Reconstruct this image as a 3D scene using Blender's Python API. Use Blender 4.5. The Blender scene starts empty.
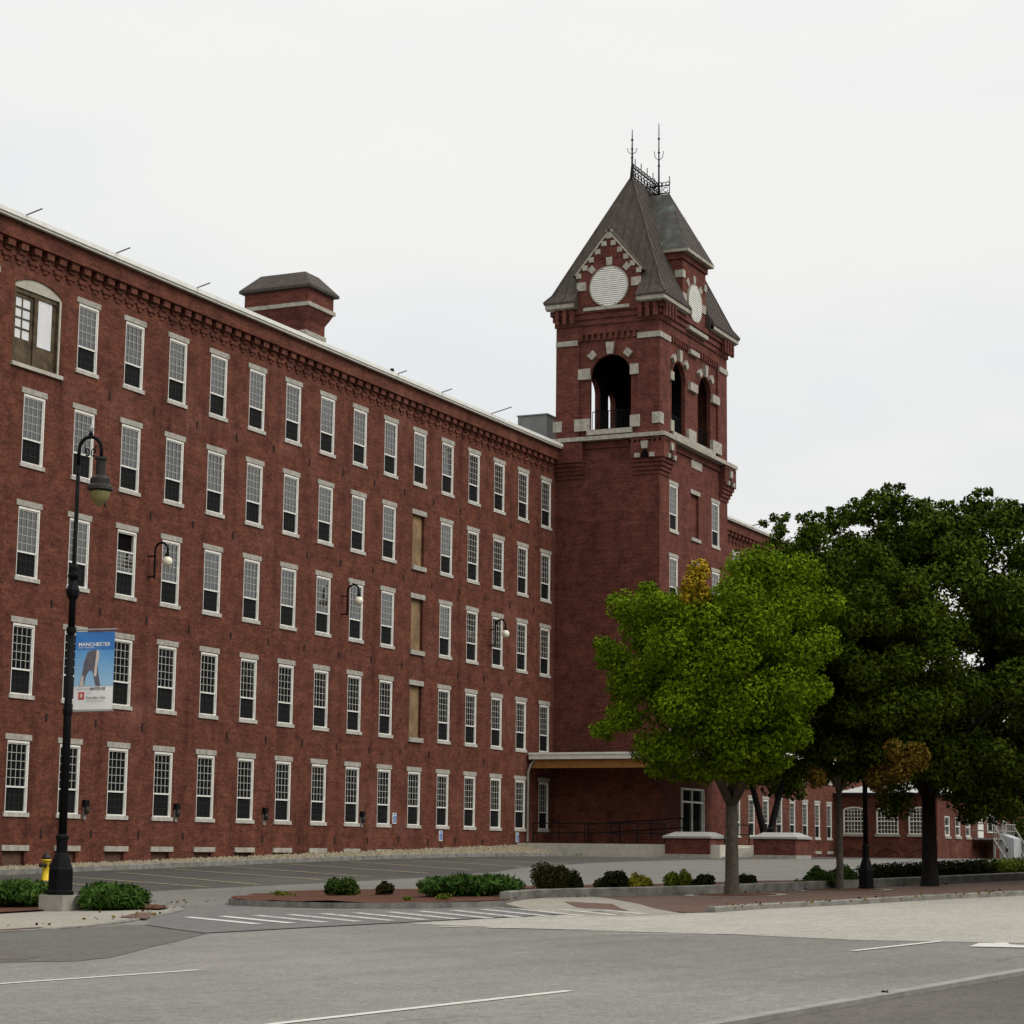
import bpy, bmesh, math, random
import numpy as np
from mathutils import Vector, Matrix
random.seed(7); RNG = np.random.default_rng(11)
S = bpy.context.scene; COL = S.collection
PI = math.pi

# ---------------------------------------------------------------- terrain
def h(X, Y):
    a = -4.46 + .0217*X - .0145*Y; b = -3.82; k = .12
    a = max(a, -30)
    m = max(-a/k, -b/k)
    return -k*(m + math.log(math.exp(-a/k-m) + math.exp(-b/k-m)))

# ---------------------------------------------------------------- materials
def new_mat(name):
    m = bpy.data.materials.new(name); m.use_nodes = True
    nt = m.node_tree; nt.nodes.clear()
    out = nt.nodes.new('ShaderNodeOutputMaterial'); b = nt.nodes.new('ShaderNodeBsdfPrincipled')
    nt.links.new(b.outputs[0], out.inputs[0])
    return m, nt, b
def node(nt, typ, **kw):
    n = nt.nodes.new(typ)
    for k, v in kw.items():
        if isinstance(k, str) and k.startswith('i_'):
            n.inputs[k[2:].replace('_', ' ')].default_value = v
        else: setattr(n, k, v)
    return n
def ramp(nt, fac, stops):
    r = nt.nodes.new('ShaderNodeValToRGB'); e = r.color_ramp.elements
    while len(e) < len(stops): e.new(.5)
    for i, (p, c) in enumerate(stops):
        e[i].position = p; e[i].color = (*c, 1) if len(c) == 3 else c
    nt.links.new(fac, r.inputs[0]); return r.outputs[0]
def mix(nt, fac, a, b, typ='MIX'):
    m = nt.nodes.new('ShaderNodeMix'); m.data_type = 'RGBA'; m.blend_type = typ
    for i, v in ((0, fac), (6, a), (7, b)):
        if hasattr(v, 'is_output'): nt.links.new(v, m.inputs[i])
        else: m.inputs[i].default_value = v if i == 0 else ((*v, 1) if len(v) == 3 else v)
    return m.outputs[2]
def geo_pos(nt): return nt.nodes.new('ShaderNodeNewGeometry').outputs['Position']
def noise(nt, scale, detail=4, vec=None, rough=.6):
    n = node(nt, 'ShaderNodeTexNoise'); n.inputs['Scale'].default_value = scale
    n.inputs['Detail'].default_value = detail; n.inputs['Roughness'].default_value = rough
    nt.links.new(vec if vec is not None else geo_pos(nt), n.inputs['Vector']); return n.outputs['Fac']
def bump(nt, b, hgt, strength=.3, dist=.02):
    n = node(nt, 'ShaderNodeBump'); n.inputs['Strength'].default_value = strength; n.inputs['Distance'].default_value = dist
    nt.links.new(hgt, n.inputs['Height']); nt.links.new(n.outputs[0], b.inputs['Normal'])
def plain(name, c, rough=.7, var=.12, scale=6., metal=0, spec=.3):
    m, nt, b = new_mat(name)
    n = noise(nt, scale, 5)
    lo = tuple(x*(1-var) for x in c); hi = tuple(min(1, x*(1+var)) for x in c)
    nt.links.new(ramp(nt, n, [(.3, lo), (.7, hi)]), b.inputs['Base Color'])
    b.inputs['Roughness'].default_value = rough; b.inputs['Metallic'].default_value = metal
    b.inputs['Specular IOR Level'].default_value = spec
    return m
def brick_mat(name, c1, c2, mortar, pale=.35, dark=.5):
    m, nt, b = new_mat(name)
    sep = node(nt, 'ShaderNodeSeparateXYZ'); nt.links.new(geo_pos(nt), sep.inputs[0])
    add = node(nt, 'ShaderNodeMath', operation='ADD'); nt.links.new(sep.outputs[0], add.inputs[0]); nt.links.new(sep.outputs[1], add.inputs[1])
    cmb = node(nt, 'ShaderNodeCombineXYZ'); nt.links.new(add.outputs[0], cmb.inputs[0]); nt.links.new(sep.outputs[2], cmb.inputs[1])
    bt = node(nt, 'ShaderNodeTexBrick'); nt.links.new(cmb.outputs[0], bt.inputs['Vector'])
    bt.inputs['Color1'].default_value = (*c1, 1); bt.inputs['Color2'].default_value = (*c2, 1); bt.inputs['Mortar'].default_value = (*mortar, 1)
    bt.inputs['Scale'].default_value = 1; bt.inputs['Brick Width'].default_value = .21; bt.inputs['Row Height'].default_value = .072
    bt.inputs['Mortar Size'].default_value = .007; bt.inputs['Bias'].default_value = -.1
    # second, coarser value noise breaks the wall into courses and patches that weathered differently
    st = node(nt, 'ShaderNodeMapping'); st.inputs['Scale'].default_value = (.6, 5.5, 1); nt.links.new(cmb.outputs[0], st.inputs[0])
    course = noise(nt, 1.2, 5, st.outputs[0], .7)
    c = mix(nt, .85, bt.outputs[0], ramp(nt, course, [(.25, (.6, .58, .6)), (.5, (1, 1, 1)), (.78, (1.28, 1.3, 1.26))]), 'MULTIPLY')
    big = noise(nt, .22, 6, None, .65)
    c = mix(nt, ramp(nt, big, [(.56, (0, 0, 0)), (.74, (pale, pale, pale))]), c, tuple(min(1, x*1.25+.055) for x in c1))
    vs = node(nt, 'ShaderNodeMapping'); vs.inputs['Scale'].default_value = (1.1, .12, 1); nt.links.new(cmb.outputs[0], vs.inputs[0])
    streak = noise(nt, 1., 5, vs.outputs[0], .6)
    c = mix(nt, ramp(nt, streak, [(.5, (0, 0, 0)), (.8, (dark, dark, dark))]), c, tuple(x*.45 for x in c2))
    fine = noise(nt, 9., 3, cmb.outputs[0], .8)
    c = mix(nt, 1., c, ramp(nt, fine, [(.3, (.6, .6, .62)), (.5, (1, 1, 1)), (.72, (1.4, 1.4, 1.37))]), 'MULTIPLY')
    blot = noise(nt, 1.5, 4, cmb.outputs[0], .7)
    c = mix(nt, 1., c, ramp(nt, blot, [(.3, (.6, .58, .6)), (.5, (1, 1, 1)), (.7, (1.3, 1.32, 1.3))]), 'MULTIPLY')
    nt.links.new(c, b.inputs['Base Color']); b.inputs['Roughness'].default_value = .9; b.inputs['Specular IOR Level'].default_value = .15
    bump(nt, b, bt.outputs['Fac'], -.25, .01)
    return m
M = {}
M['brick'] = brick_mat('mill_brick', (.152, .045, .027), (.092, .027, .018), (.13, .07, .048), .45, .75)
M['tower_brick'] = brick_mat('tower_brick', (.150, .043, .030), (.098, .028, .021), (.125, .064, .048), .12, .45)
M['infill'] = plain('bricked_up_infill', (.11, .06, .04), .9, .35, 8)
M['granite'] = plain('granite', (.36, .34, .29), .85, .3, 5)
M['white'] = plain('white_paint', (.78, .77, .71), .5, .1, 3)
M['oldwhite'] = plain('weathered_white_paint', (.44, .42, .34), .6, .2, 3)
M['wood'] = plain('weathered_wood', (.085, .062, .034), .85, .6, 4)
M['board'] = plain('plywood', (.235, .155, .08), .85, .45, 1.6)
M['soffit'] = plain('tan_timber', (.33, .155, .04), .7, .2, 3)
M['iron'] = plain('black_iron', (.005, .005, .006), .6, .3, 10, 0, .12)
M['rust'] = plain('rusted_iron', (.03, .016, .012), .8, .3, 8)
M['bronze'] = plain('dark_bronze_paint', (.03, .028, .024), .55, .3, 10, 0, .2)
M['screen'] = plain('insect_screen', (.007, .0075, .008), .7, .3, 40, 0, .12)
M['bar'] = plain('putty_painted_bar', (.46, .46, .40), .6, .1, 5)
M['screenbar'] = plain('screened_bar', (.022, .022, .021), .8, .1, 5)
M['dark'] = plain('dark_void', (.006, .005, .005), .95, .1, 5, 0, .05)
M['galv'] = plain('galvanised_steel', (.30, .32, .33), .5, .12, 2, .3)
M['steelgrey'] = plain('grey_metal_duct', (.22, .23, .22), .5, .15, 2)
M['yellow'] = plain('hydrant_yellow', (.72, .50, .02), .5, .12, 6)
M['black_and_shade'] = plain('black_paint_and_shade', (.02, .02, .02), .5, .2, 6)  # black paint on fittings; inside the belfry it stands in for shade
M['blue'] = plain('sign_blue', (.02, .12, .42), .5, .05, 6)
M['signwhite'] = plain('sign_white', (.75, .76, .76), .5, .05, 6)
M['sillstone'] = plain('pale_sill_stone', (.46, .44, .39), .85, .25, 5)
M['stonewhite'] = plain('limestone', (.36, .335, .28), .85, .3, 4)
M['concrete'] = plain('concrete', (.34, .32, .28), .9, .18, 4)
M['cappale'] = plain('cast_stone_cap', (.33, .32, .30), .8, .1, 4)
M['lens'] = plain('amber_glass', (.24, .22, .08), .25, .1, 6, 0, .5)
M['opal'] = plain('opal_glass', (.82, .78, .62), .25, .04, 6, 0, .5)
M['railgrey'] = plain('weathered_grey_rail', (.25, .24, .22), .7, .2, 6)
M['shed'] = plain('pale_grey_boards', (.42, .44, .44), .7, .08, 2)
M['roofpale'] = plain('pale_metal_roof', (.62, .63, .62), .5, .08, 2)
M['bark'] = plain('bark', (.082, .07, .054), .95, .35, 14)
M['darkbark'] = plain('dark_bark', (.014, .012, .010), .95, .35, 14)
M['paper'] = plain('house_wrap', (.72, .72, .72), .5, .08, 2)

def glass_mat(name, tint, ior):
    m, nt, b = new_mat(name)
    b.inputs['Base Color'].default_value = (*tint, 1); b.inputs['Roughness'].default_value = .03
    b.inputs['IOR'].default_value = ior; b.inputs['Specular IOR Level'].default_value = .5
    bump(nt, b, noise(nt, .7, 1), .03, .05)
    return m
M['glass'] = glass_mat('window_glass', (.010, .011, .013), 2.05)
M['doorglass'] = glass_mat('door_glass', (.012, .012, .014), 1.5)

def roof_mat():
    m, nt, b = new_mat('terne_metal_roof')
    n = noise(nt, .8, 6); n2 = noise(nt, 5, 4)
    c = ramp(nt, n, [(.3, (.06, .05, .043)), (.55, (.092, .078, .067)), (.75, (.13, .112, .1))])
    pos = node(nt, 'ShaderNodeMapping'); pos.inputs['Scale'].default_value = (5, 5, .35); nt.links.new(geo_pos(nt), pos.inputs[0])
    c = mix(nt, .6, c, ramp(nt, noise(nt, 1., 5, pos.outputs[0], .7), [(.35, (.04, .034, .028)), (.65, (.17, .145, .125))]))
    c = mix(nt, .3, c, ramp(nt, n2, [(.35, (.045, .038, .033)), (.65, (.14, .12, .108))]))
    c = mix(nt, 1, c, (.62, .59, .56), 'MULTIPLY')
    nt.links.new(c, b.inputs['Base Color']); b.inputs['Roughness'].default_value = .7; b.inputs['Specular IOR Level'].default_value = .2
    return m
M['roof'] = roof_mat()
def patina_mat():
    m, nt, b = new_mat('verdigris_metal_roof')
    n = noise(nt, 1.5, 6)
    c = ramp(nt, n, [(.4, (.042, .038, .032)), (.54, (.062, .062, .053)), (.7, (.11, .14, .125))])
    nt.links.new(c, b.inputs['Base Color']); b.inputs['Roughness'].default_value = .65
    return m
M['patina'] = patina_mat()

def asphalt(name, c, patch=.18, spec=.2, cracks=True):
    m, nt, b = new_mat(name)
    big = noise(nt, .14, 6, None, .62); fine = noise(nt, 34, 4, None, .85); mid = noise(nt, 1.4, 5)
    col = ramp(nt, big, [(.3, tuple(x*(1-patch) for x in c)), (.7, tuple(x*(1+patch) for x in c))])
    col = mix(nt, 1, col, ramp(nt, fine, [(.28, (.52, .52, .52)), (.72, (1.46, 1.46, 1.44))]), 'MULTIPLY')
    col = mix(nt, 1, col, ramp(nt, noise(nt, 8, 2, None, .9), [(.3, (.84, .84, .84)), (.7, (1.17, 1.17, 1.16))]), 'MULTIPLY')
    col = mix(nt, 1, col, ramp(nt, mid, [(.3, (.92, .92, .92)), (.7, (1.07, 1.07, 1.07))]), 'MULTIPLY')
    if cracks:
        rot = node(nt, 'ShaderNodeMapping'); rot.inputs['Rotation'].default_value = (0, 0, math.radians(20)); nt.links.new(geo_pos(nt), rot.inputs[0])
        stt = node(nt, 'ShaderNodeMapping'); stt.inputs['Scale'].default_value = (.06, 1.1, 1); nt.links.new(rot.outputs[0], stt.inputs[0])
        col = mix(nt, 1, col, ramp(nt, noise(nt, 1., 5, stt.outputs[0], .65), [(.3, (.92, .92, .92)), (.7, (1.07, 1.07, 1.07))]), 'MULTIPLY')
        w = node(nt, 'ShaderNodeTexVoronoi', feature='DISTANCE_TO_EDGE'); w.inputs['Scale'].default_value = .16
        wob = mix(nt, .35, geo_pos(nt), noise_col(nt, .8)); nt.links.new(wob, w.inputs['Vector'])
        ck = ramp(nt, w.outputs[0], [(0., (1, 1, 1)), (.004, (0, 0, 0))])
        msk = ramp(nt, noise(nt, .09, 2), [(.5, (0, 0, 0)), (.6, (.6, .6, .6))])
        col = mix(nt, mix(nt, 1, ck, msk, 'MULTIPLY'), col, tuple(x*.4 for x in c))
    nt.links.new(col, b.inputs['Base Color']); b.inputs['Roughness'].default_value = .92; b.inputs['Specular IOR Level'].default_value = spec
    bump(nt, b, fine, .25, .01)
    return m
def noise_col(nt, scale):
    n = node(nt, 'ShaderNodeTexNoise'); n.inputs['Scale'].default_value = scale; nt.links.new(geo_pos(nt), n.inputs['Vector'])
    sc = node(nt, 'ShaderNodeVectorMath', operation='SCALE'); sc.inputs['Scale'].default_value = 3
    ad = node(nt, 'ShaderNodeVectorMath', operation='ADD'); nt.links.new(n.outputs['Color'], sc.inputs[0])
    nt.links.new(sc.outputs[0], ad.inputs[0]); nt.links.new(geo_pos(nt), ad.inputs[1]); return ad.outputs[0]
M['road'] = asphalt('road_asphalt', (.21, .201, .186))
M['lot'] = asphalt('parking_asphalt', (.08, .075, .067), .25)
M['drive'] = asphalt('driveway_asphalt', (.165, .158, .146), .12)
M['patch'] = asphalt('dark_asphalt_patch', (.125, .118, .108), .12, .2, False)
M['mouth'] = asphalt('crosswalk_asphalt', (.155, .152, .148), .1, .2, False)
M['pale_road'] = asphalt('pale_concrete_road', (.37, .35, .31), .07, .2, False)
M['near'] = asphalt('near_side_pavement', (.115, .106, .094), .25, .2, False)
M['seam'] = asphalt('tar_seam', (.05, .05, .05), .1, .2, False)
M['pale_concrete'] = plain('pale_concrete', (.52, .5, .43), .9, .12, 3)
M['walk'] = asphalt('sidewalk_concrete', (.30, .28, .235), .08, .2, False)
M['kerb'] = plain('granite_kerb', (.215, .208, .185), .9, .4, 4)
M['nearkerb'] = plain('near_kerb_granite', (.27, .265, .25), .9, .2, 5)
M['brickwalk'] = asphalt('brick_paving', (.125, .078, .060), .15, .2, False)
M['mulch'] = plain('bark_mulch', (.085, .029, .013), .95, .85, 17)
M['tactile'] = plain('tactile_brick', (.13, .075, .055), .9, .2, 8)
M['dirt'] = plain('ground_soil', (.09, .085, .06), .95, .3, .8)
def worn(name, c, thr):
    m, nt, b = new_mat(name)
    out = nt.nodes['Material Output']
    tr = node(nt, 'ShaderNodeBsdfTransparent'); ms = node(nt, 'ShaderNodeMixShader')
    nt.links.new(ramp(nt, noise(nt, 9, 6, None, .75), [(thr-.04, (1, 1, 1)), (thr+.06, (0, 0, 0))]), ms.inputs[0])
    nt.links.new(b.outputs[0], ms.inputs[1]); nt.links.new(tr.outputs[0], ms.inputs[2]); nt.links.new(ms.outputs[0], out.inputs[0])
    b.inputs['Base Color'].default_value = (*c, 1); b.inputs['Roughness'].default_value = .8
    return m
M['paint'] = worn('road_paint', (.58, .57, .52), .37)
M['wornpaint'] = worn('worn_road_paint', (.50, .49, .45), .42)
M['yellowpaint'] = worn('worn_yellow_paint', (.34, .29, .17), .45)
M['orangepaint'] = worn('orange_hatch_paint', (.42, .27, .07), .45)
M['gravel'] = plain('gravel_stone', (.28, .24, .165), .9, .35, 3)

def leaf_mat(name, cols, rough=.8, trans=.0):
    m, nt, b = new_mat(name)
    g = node(nt, 'ShaderNodeNewGeometry')
    st = [(i/max(1, len(cols)-1), c) for i, c in enumerate(cols)]
    c = ramp(nt, g.outputs['Random Per Island'], st)
    n = noise(nt, 1.1, 3)
    c = mix(nt, 1, c, ramp(nt, n, [(.3, (.6, .62, .6)), (.7, (1.3, 1.3, 1.2))]), 'MULTIPLY')
    nt.links.new(c, b.inputs['Base Color']); b.inputs['Roughness'].default_value = rough
    b.inputs['Specular IOR Level'].default_value = .02
    if trans:
        t = node(nt, 'ShaderNodeBsdfTranslucent'); nt.links.new(c, t.inputs[0]); ms = node(nt, 'ShaderNodeMixShader')
        ms.inputs[0].default_value = trans; out = nt.nodes['Material Output']
        nt.links.new(b.outputs[0], ms.inputs[1]); nt.links.new(t.outputs[0], ms.inputs[2]); nt.links.new(ms.outputs[0], out.inputs[0])
    return m
M['leaf_bright'] = leaf_mat('bright_leaves', [(.07, .12, .005), (.11, .18, .007), (.165, .225, .010)], .75, .1)
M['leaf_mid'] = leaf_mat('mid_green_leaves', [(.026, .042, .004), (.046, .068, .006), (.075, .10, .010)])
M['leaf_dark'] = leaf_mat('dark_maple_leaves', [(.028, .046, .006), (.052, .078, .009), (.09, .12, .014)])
M['leaf_yellow'] = leaf_mat('turning_yellow_leaves', [(.30, .19, .012), (.38, .25, .015), (.2, .17, .02)])
M['leaf_brown'] = leaf_mat('turning_brown_leaves', [(.11, .065, .012), (.16, .10, .016), (.07, .06, .015)])
M['leaf_wood'] = leaf_mat('wood_leaves', [(.012, .02, .01), (.02, .03, .012)])
M['juniper'] = leaf_mat('juniper_sprays', [(.03, .07, .015), (.05, .105, .02), (.075, .13, .03)])
M['shrub_green'] = leaf_mat('shrub_green_leaves', [(.035, .06, .012), (.05, .085, .018), (.07, .11, .02)])
M['shrub_dark'] = leaf_mat('shrub_dark_leaves', [(.018, .028, .012), (.032, .042, .014), (.05, .05, .02)])
M['shrub_red'] = leaf_mat('shrub_bronze_leaves', [(.02, .026, .01), (.04, .038, .015), (.06, .042, .018)])
M['shrub_gold'] = leaf_mat('shrub_gold_leaves', [(.20, .19, .02), (.30, .27, .03), (.16, .17, .03)])
M['shrub_lime'] = leaf_mat('shrub_lime_leaves', [(.08, .11, .015), (.12, .15, .02), (.16, .18, .03)])

# ---------------------------------------------------------------- mesh helpers
WL = {}
class MB:
    def __init__(s): s.v = []; s.f = []
    def add(s, vs, fs):
        o = len(s.v); s.v += [tuple(p) for p in vs]; s.f += [tuple(i+o for i in f) for f in fs]; return s
    def box(s, x0, x1, y0, y1, z0, z1):
        x0, x1 = sorted((x0, x1)); y0, y1 = sorted((y0, y1)); z0, z1 = sorted((z0, z1))
        return s.add([(x0,y0,z0),(x1,y0,z0),(x1,y1,z0),(x0,y1,z0),(x0,y0,z1),(x1,y0,z1),(x1,y1,z1),(x0,y1,z1)],
                     [(0,3,2,1),(4,5,6,7),(0,1,5,4),(1,2,6,5),(2,3,7,6),(3,0,4,7)])
    def quad(s, a, b, c, d): return s.add([a, b, c, d], [(0, 1, 2, 3)])
    def poly(s, pts): return s.add(pts, [tuple(range(len(pts)))])
    def prism(s, pts, off):
        n = len(pts); q = [tuple(Vector(p)+Vector(off)) for p in pts]
        return s.add(list(pts)+q, [tuple(range(n))[::-1], tuple(range(n, 2*n))] + [(i, (i+1) % n, n+(i+1) % n, n+i) for i in range(n)])
    def tube(s, pts, r, n=6, cap=True):
        pts = [Vector(p) for p in pts]; rs = r if isinstance(r, (list, tuple)) else [r]*len(pts)
        vs = []; fs = []; up = None
        for i, p in enumerate(pts):
            t = (pts[min(i+1, len(pts)-1)]-pts[max(i-1, 0)]).normalized()
            if up is None: up = t.orthogonal().normalized()
            up = (up - t*up.dot(t)).normalized() if (up - t*up.dot(t)).length > 1e-4 else t.orthogonal().normalized()
            w = t.cross(up)
            for k in range(n):
                a = 2*PI*k/n; vs.append(p + (up*math.cos(a)+w*math.sin(a))*rs[i])
        for i in range(len(pts)-1):
            for k in range(n):
                k2 = (k+1) % n; fs.append((i*n+k, i*n+k2, (i+1)*n+k2, (i+1)*n+k))
        if cap: fs += [tuple(range(n))[::-1], tuple((len(pts)-1)*n+k for k in range(n))]
        return s.add(vs, fs)
    def lathe(s, prof, c=(0, 0, 0), n=14):
        vs = []; fs = []
        for r, z in prof:
            for k in range(n):
                a = 2*PI*(k+.5)/n; vs.append((c[0]+r*math.cos(a), c[1]+r*math.sin(a), c[2]+z))
        for i in range(len(prof)-1):
            for k in range(n):
                k2 = (k+1) % n; fs.append((i*n+k, i*n+k2, (i+1)*n+k2, (i+1)*n+k))
        fs += [tuple(range(n))[::-1], tuple((len(prof)-1)*n+k for k in range(n))]
        return s.add(vs, fs)
    def build(s, name, mat, parent=None, smooth=False, label=None, loc=None):
        v = np.array(s.v, dtype=float)
        lo = v.min(0); hi = v.max(0)
        o = np.array(loc if loc is not None else ((lo[0]+hi[0])/2, (lo[1]+hi[1])/2, lo[2]))
        me = bpy.data.meshes.new(name); me.from_pydata((v-o).tolist(), [], s.f); me.update()
        if smooth: me.polygons.foreach_set('use_smooth', [True]*len(me.polygons))
        me.materials.append(M[mat] if isinstance(mat, str) else mat)
        return link(name, me, o, parent, label)
def link(name, me, o, parent=None, label=None):
    ob = bpy.data.objects.new(name, me); COL.objects.link(ob)
    p = WL.get(parent.name, Vector()) if parent is not None else Vector()
    ob.location = Vector(o)-p; ob.parent = parent; WL[ob.name] = Vector(o)
    if label: ob['label'] = label
    return ob
def tag(o, label, cat, group=None, kind=None):
    o['label'] = label; o['category'] = cat
    if group: o['group'] = group
    if kind: o['kind'] = kind
    return o
def thing(name, loc, label, cat, group=None):
    o = bpy.data.objects.new(name, None); COL.objects.link(o); o.location = loc; WL[o.name] = Vector(loc)
    o.empty_display_size = .3
    return tag(o, label, cat, group)
def structure(o): o['kind'] = 'structure'; return o
def dup(o, loc=None, parent=None):
    c = o.copy(); COL.objects.link(c)
    if parent is not None: c.parent = parent
    if loc is not None: c.location = loc
    pw = WL.get(c.parent.name, Vector()) if c.parent else Vector()
    WL[c.name] = pw + c.location
    for ch in o.children: dup(ch, None, c)
    return c

def wall_grid(mb, P, u0, u1, w0, w1, ops, depth):
    us = sorted({u0, u1, *[o[0] for o in ops], *[o[1] for o in ops]}); ws = sorted({w0, w1, *[o[2] for o in ops], *[o[3] for o in ops]})
    us = [u for u in us if u0 <= u <= u1]; ws = [w for w in ws if w0 <= w <= w1]
    for a, b in zip(us, us[1:]):
        col = [o for o in ops if o[0] <= a+1e-6 and o[1] >= b-1e-6]
        for c, d in zip(ws, ws[1:]):
            if any(o[2] <= c+1e-6 and o[3] >= d-1e-6 for o in col): continue
            mb.quad(P(a, c, 0), P(b, c, 0), P(b, d, 0), P(a, d, 0))
    for a, b, c, d in ops:
        mb.quad(P(a, c, 0), P(a, d, 0), P(a, d, depth), P(a, c, depth)); mb.quad(P(b, c, 0), P(b, c, depth), P(b, d, depth), P(b, d, 0))
        mb.quad(P(a, d, 0), P(b, d, 0), P(b, d, depth), P(a, d, depth)); mb.quad(P(a, c, 0), P(a, c, depth), P(b, c, depth), P(b, c, 0))
def arch_panel(mb, P, u0, u1, w0, w1, ops, th, n=14):
    """wall panel u0..u1 x w0..w1 with round-headed openings (centre, half width, sill, spring), both faces and reveals"""
    br = {u0, u1}
    for uc, r, sl, sp in ops:
        for i in range(n+1): br.add(round(uc - r*math.cos(PI*i/n), 5))
    us = sorted(br)
    for d in (0, th):
        for a, b in zip(us, us[1:]):
            m = (a+b)/2; op = [o for o in ops if abs(m-o[0]) < o[1]]
            if not op: mb.quad(P(a, w0, d), P(b, w0, d), P(b, w1, d), P(a, w1, d)); continue
            uc, r, sl, sp = op[0]
            za = sp + math.sqrt(max(0, r*r-(a-uc)**2)); zb = sp + math.sqrt(max(0, r*r-(b-uc)**2))
            if sl > w0: mb.quad(P(a, w0, d), P(b, w0, d), P(b, sl, d), P(a, sl, d))
            mb.quad(P(a, za, d), P(b, zb, d), P(b, w1, d), P(a, w1, d))
    for uc, r, sl, sp in ops:
        pts = [(uc-r, sl)] + [(uc-r*math.cos(PI*i/n), sp+r*math.sin(PI*i/n)) for i in range(n+1)] + [(uc+r, sl)]
        for p, q in zip(pts, pts[1:]+pts[:1]): mb.quad(P(*p, 0), P(*q, 0), P(*q, th), P(*p, th))
def arch_ring(mb, P, uc, zc, r0, r1, d0, d1, a0=0, a1=PI, n=16):
    for i in range(n):
        t0 = a0+(a1-a0)*i/n; t1 = a0+(a1-a0)*(i+1)/n
        c = [(uc+r*math.cos(t), zc+r*math.sin(t)) for t in (t0, t1) for r in (r0, r1)]
        mb.add([P(*c[0], d0), P(*c[1], d0), P(*c[3], d0), P(*c[2], d0), P(*c[0], d1), P(*c[1], d1), P(*c[3], d1), P(*c[2], d1)],
               [(0, 1, 2, 3), (4, 7, 6, 5), (0, 4, 5, 1), (1, 5, 6, 2), (2, 6, 7, 3), (3, 7, 4, 0)])

def leaf_cloud(clumps, size, aspect=1.7, up=0., outward=.6, jitter=.5):
    """clumps: list of (centre, radii(3), count). Returns vertex array of leaf quads filling each clump, denser at its shell."""
    out = []
    for c, r, n in clumps:
        d = RNG.normal(size=(n, 3)); d /= np.linalg.norm(d, axis=1)[:, None]
        rad = RNG.random(n)**.42
        p = np.array(c) + d*rad[:, None]*np.array(r)
        nrm = d*outward + RNG.normal(size=(n, 3))*jitter + np.array([0, 0, .25]); nrm /= np.linalg.norm(nrm, axis=1)[:, None]
        t = RNG.normal(size=(n, 3)) + np.array([0, 0, up]); t -= nrm*(t*nrm).sum(1)[:, None]; t /= np.linalg.norm(t, axis=1)[:, None]+1e-9
        b = np.cross(nrm, t); s = size*(.6+.8*RNG.random(n))[:, None]
        L = t*s*aspect*.5; W = b*s*.5
        out.append(np.stack([p-L, p+W*.9, p+L, p-W*.9], 1))
    return np.concatenate(out).reshape(-1, 3)
def leaf_obj(name, verts, mat, parent=None, loc=None, label=None):
    o = np.array(loc if loc is not None else (verts.mean(0)[0], verts.mean(0)[1], verts.min(0)[2]))
    n = len(verts)//4; me = bpy.data.meshes.new(name)
    me.vertices.add(n*4); me.vertices.foreach_set('co', (verts-o).astype(np.float32).ravel())
    me.loops.add(n*4); me.loops.foreach_set('vertex_index', np.arange(n*4, dtype=np.int32))
    me.polygons.add(n); me.polygons.foreach_set('loop_start', np.arange(0, n*4, 4, dtype=np.int32)); me.polygons.foreach_set('loop_total', np.full(n, 4, dtype=np.int32))
    me.update(); me.validate(); me.materials.append(M[mat]); return link(name, me, o, parent, label)

def drape(name, poly, off, mat, cell=1.6, offf=None, skirt=0):
    bm = bmesh.new(); vs = [bm.verts.new((x, y, 0)) for x, y in poly]; bm.faces.new(vs)
    bmesh.ops.triangulate(bm, faces=bm.faces[:])
    xs = [p[0] for p in poly]; ys = [p[1] for p in poly]
    for ax, lo, hi in ((0, min(xs), max(xs)), (1, min(ys), max(ys))):
        k = math.ceil(lo/cell)
        while k*cell < hi:
            co = [0, 0, 0]; no = [0, 0, 0]; co[ax] = k*cell; no[ax] = 1
            bmesh.ops.bisect_plane(bm, geom=bm.verts[:]+bm.edges[:]+bm.faces[:], plane_co=co, plane_no=no); k += 1
    bmesh.ops.triangulate(bm, faces=bm.faces[:])
    for v in bm.verts: v.co.z = h(v.co.x, v.co.y)+off+(offf(v.co.x, v.co.y) if offf else 0)
    bm.normal_update()
    for f in bm.faces:
        if f.normal.z < 0: f.normal_flip()
    if skirt:
        be = [e for e in bm.edges if e.is_boundary]; r = bmesh.ops.extrude_edge_only(bm, edges=be)
        for v in r['geom']:
            if isinstance(v, bmesh.types.BMVert): v.co.z -= skirt
    me = bpy.data.meshes.new(name); bm.to_mesh(me); bm.free(); me.materials.append(M[mat])
    return structure(link(name, me, (0, 0, 0)))
def densify(pts, step=1.2):
    out = []
    for a, b in zip(pts, pts[1:]):
        n = max(1, int(math.dist(a, b)/step))
        out += [(a[0]+(b[0]-a[0])*i/n, a[1]+(b[1]-a[1])*i/n) for i in range(n)]
    return out+[pts[-1]]
def smooth_line(pts, it=2):
    for _ in range(it):
        q = [pts[0]]
        for a, b in zip(pts, pts[1:]):
            q += [(a[0]*.75+b[0]*.25, a[1]*.75+b[1]*.25), (a[0]*.25+b[0]*.75, a[1]*.25+b[1]*.75)]
        pts = q+[pts[-1]]
    return pts
def offset_line(pts, d):
    out = []
    for i, p in enumerate(pts):
        a = pts[max(0, i-1)]; b = pts[min(len(pts)-1, i+1)]; L = math.dist(a, b) or 1
        out.append((p[0]-(b[1]-a[1])/L*d, p[1]+(b[0]-a[0])/L*d))
    return out
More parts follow.
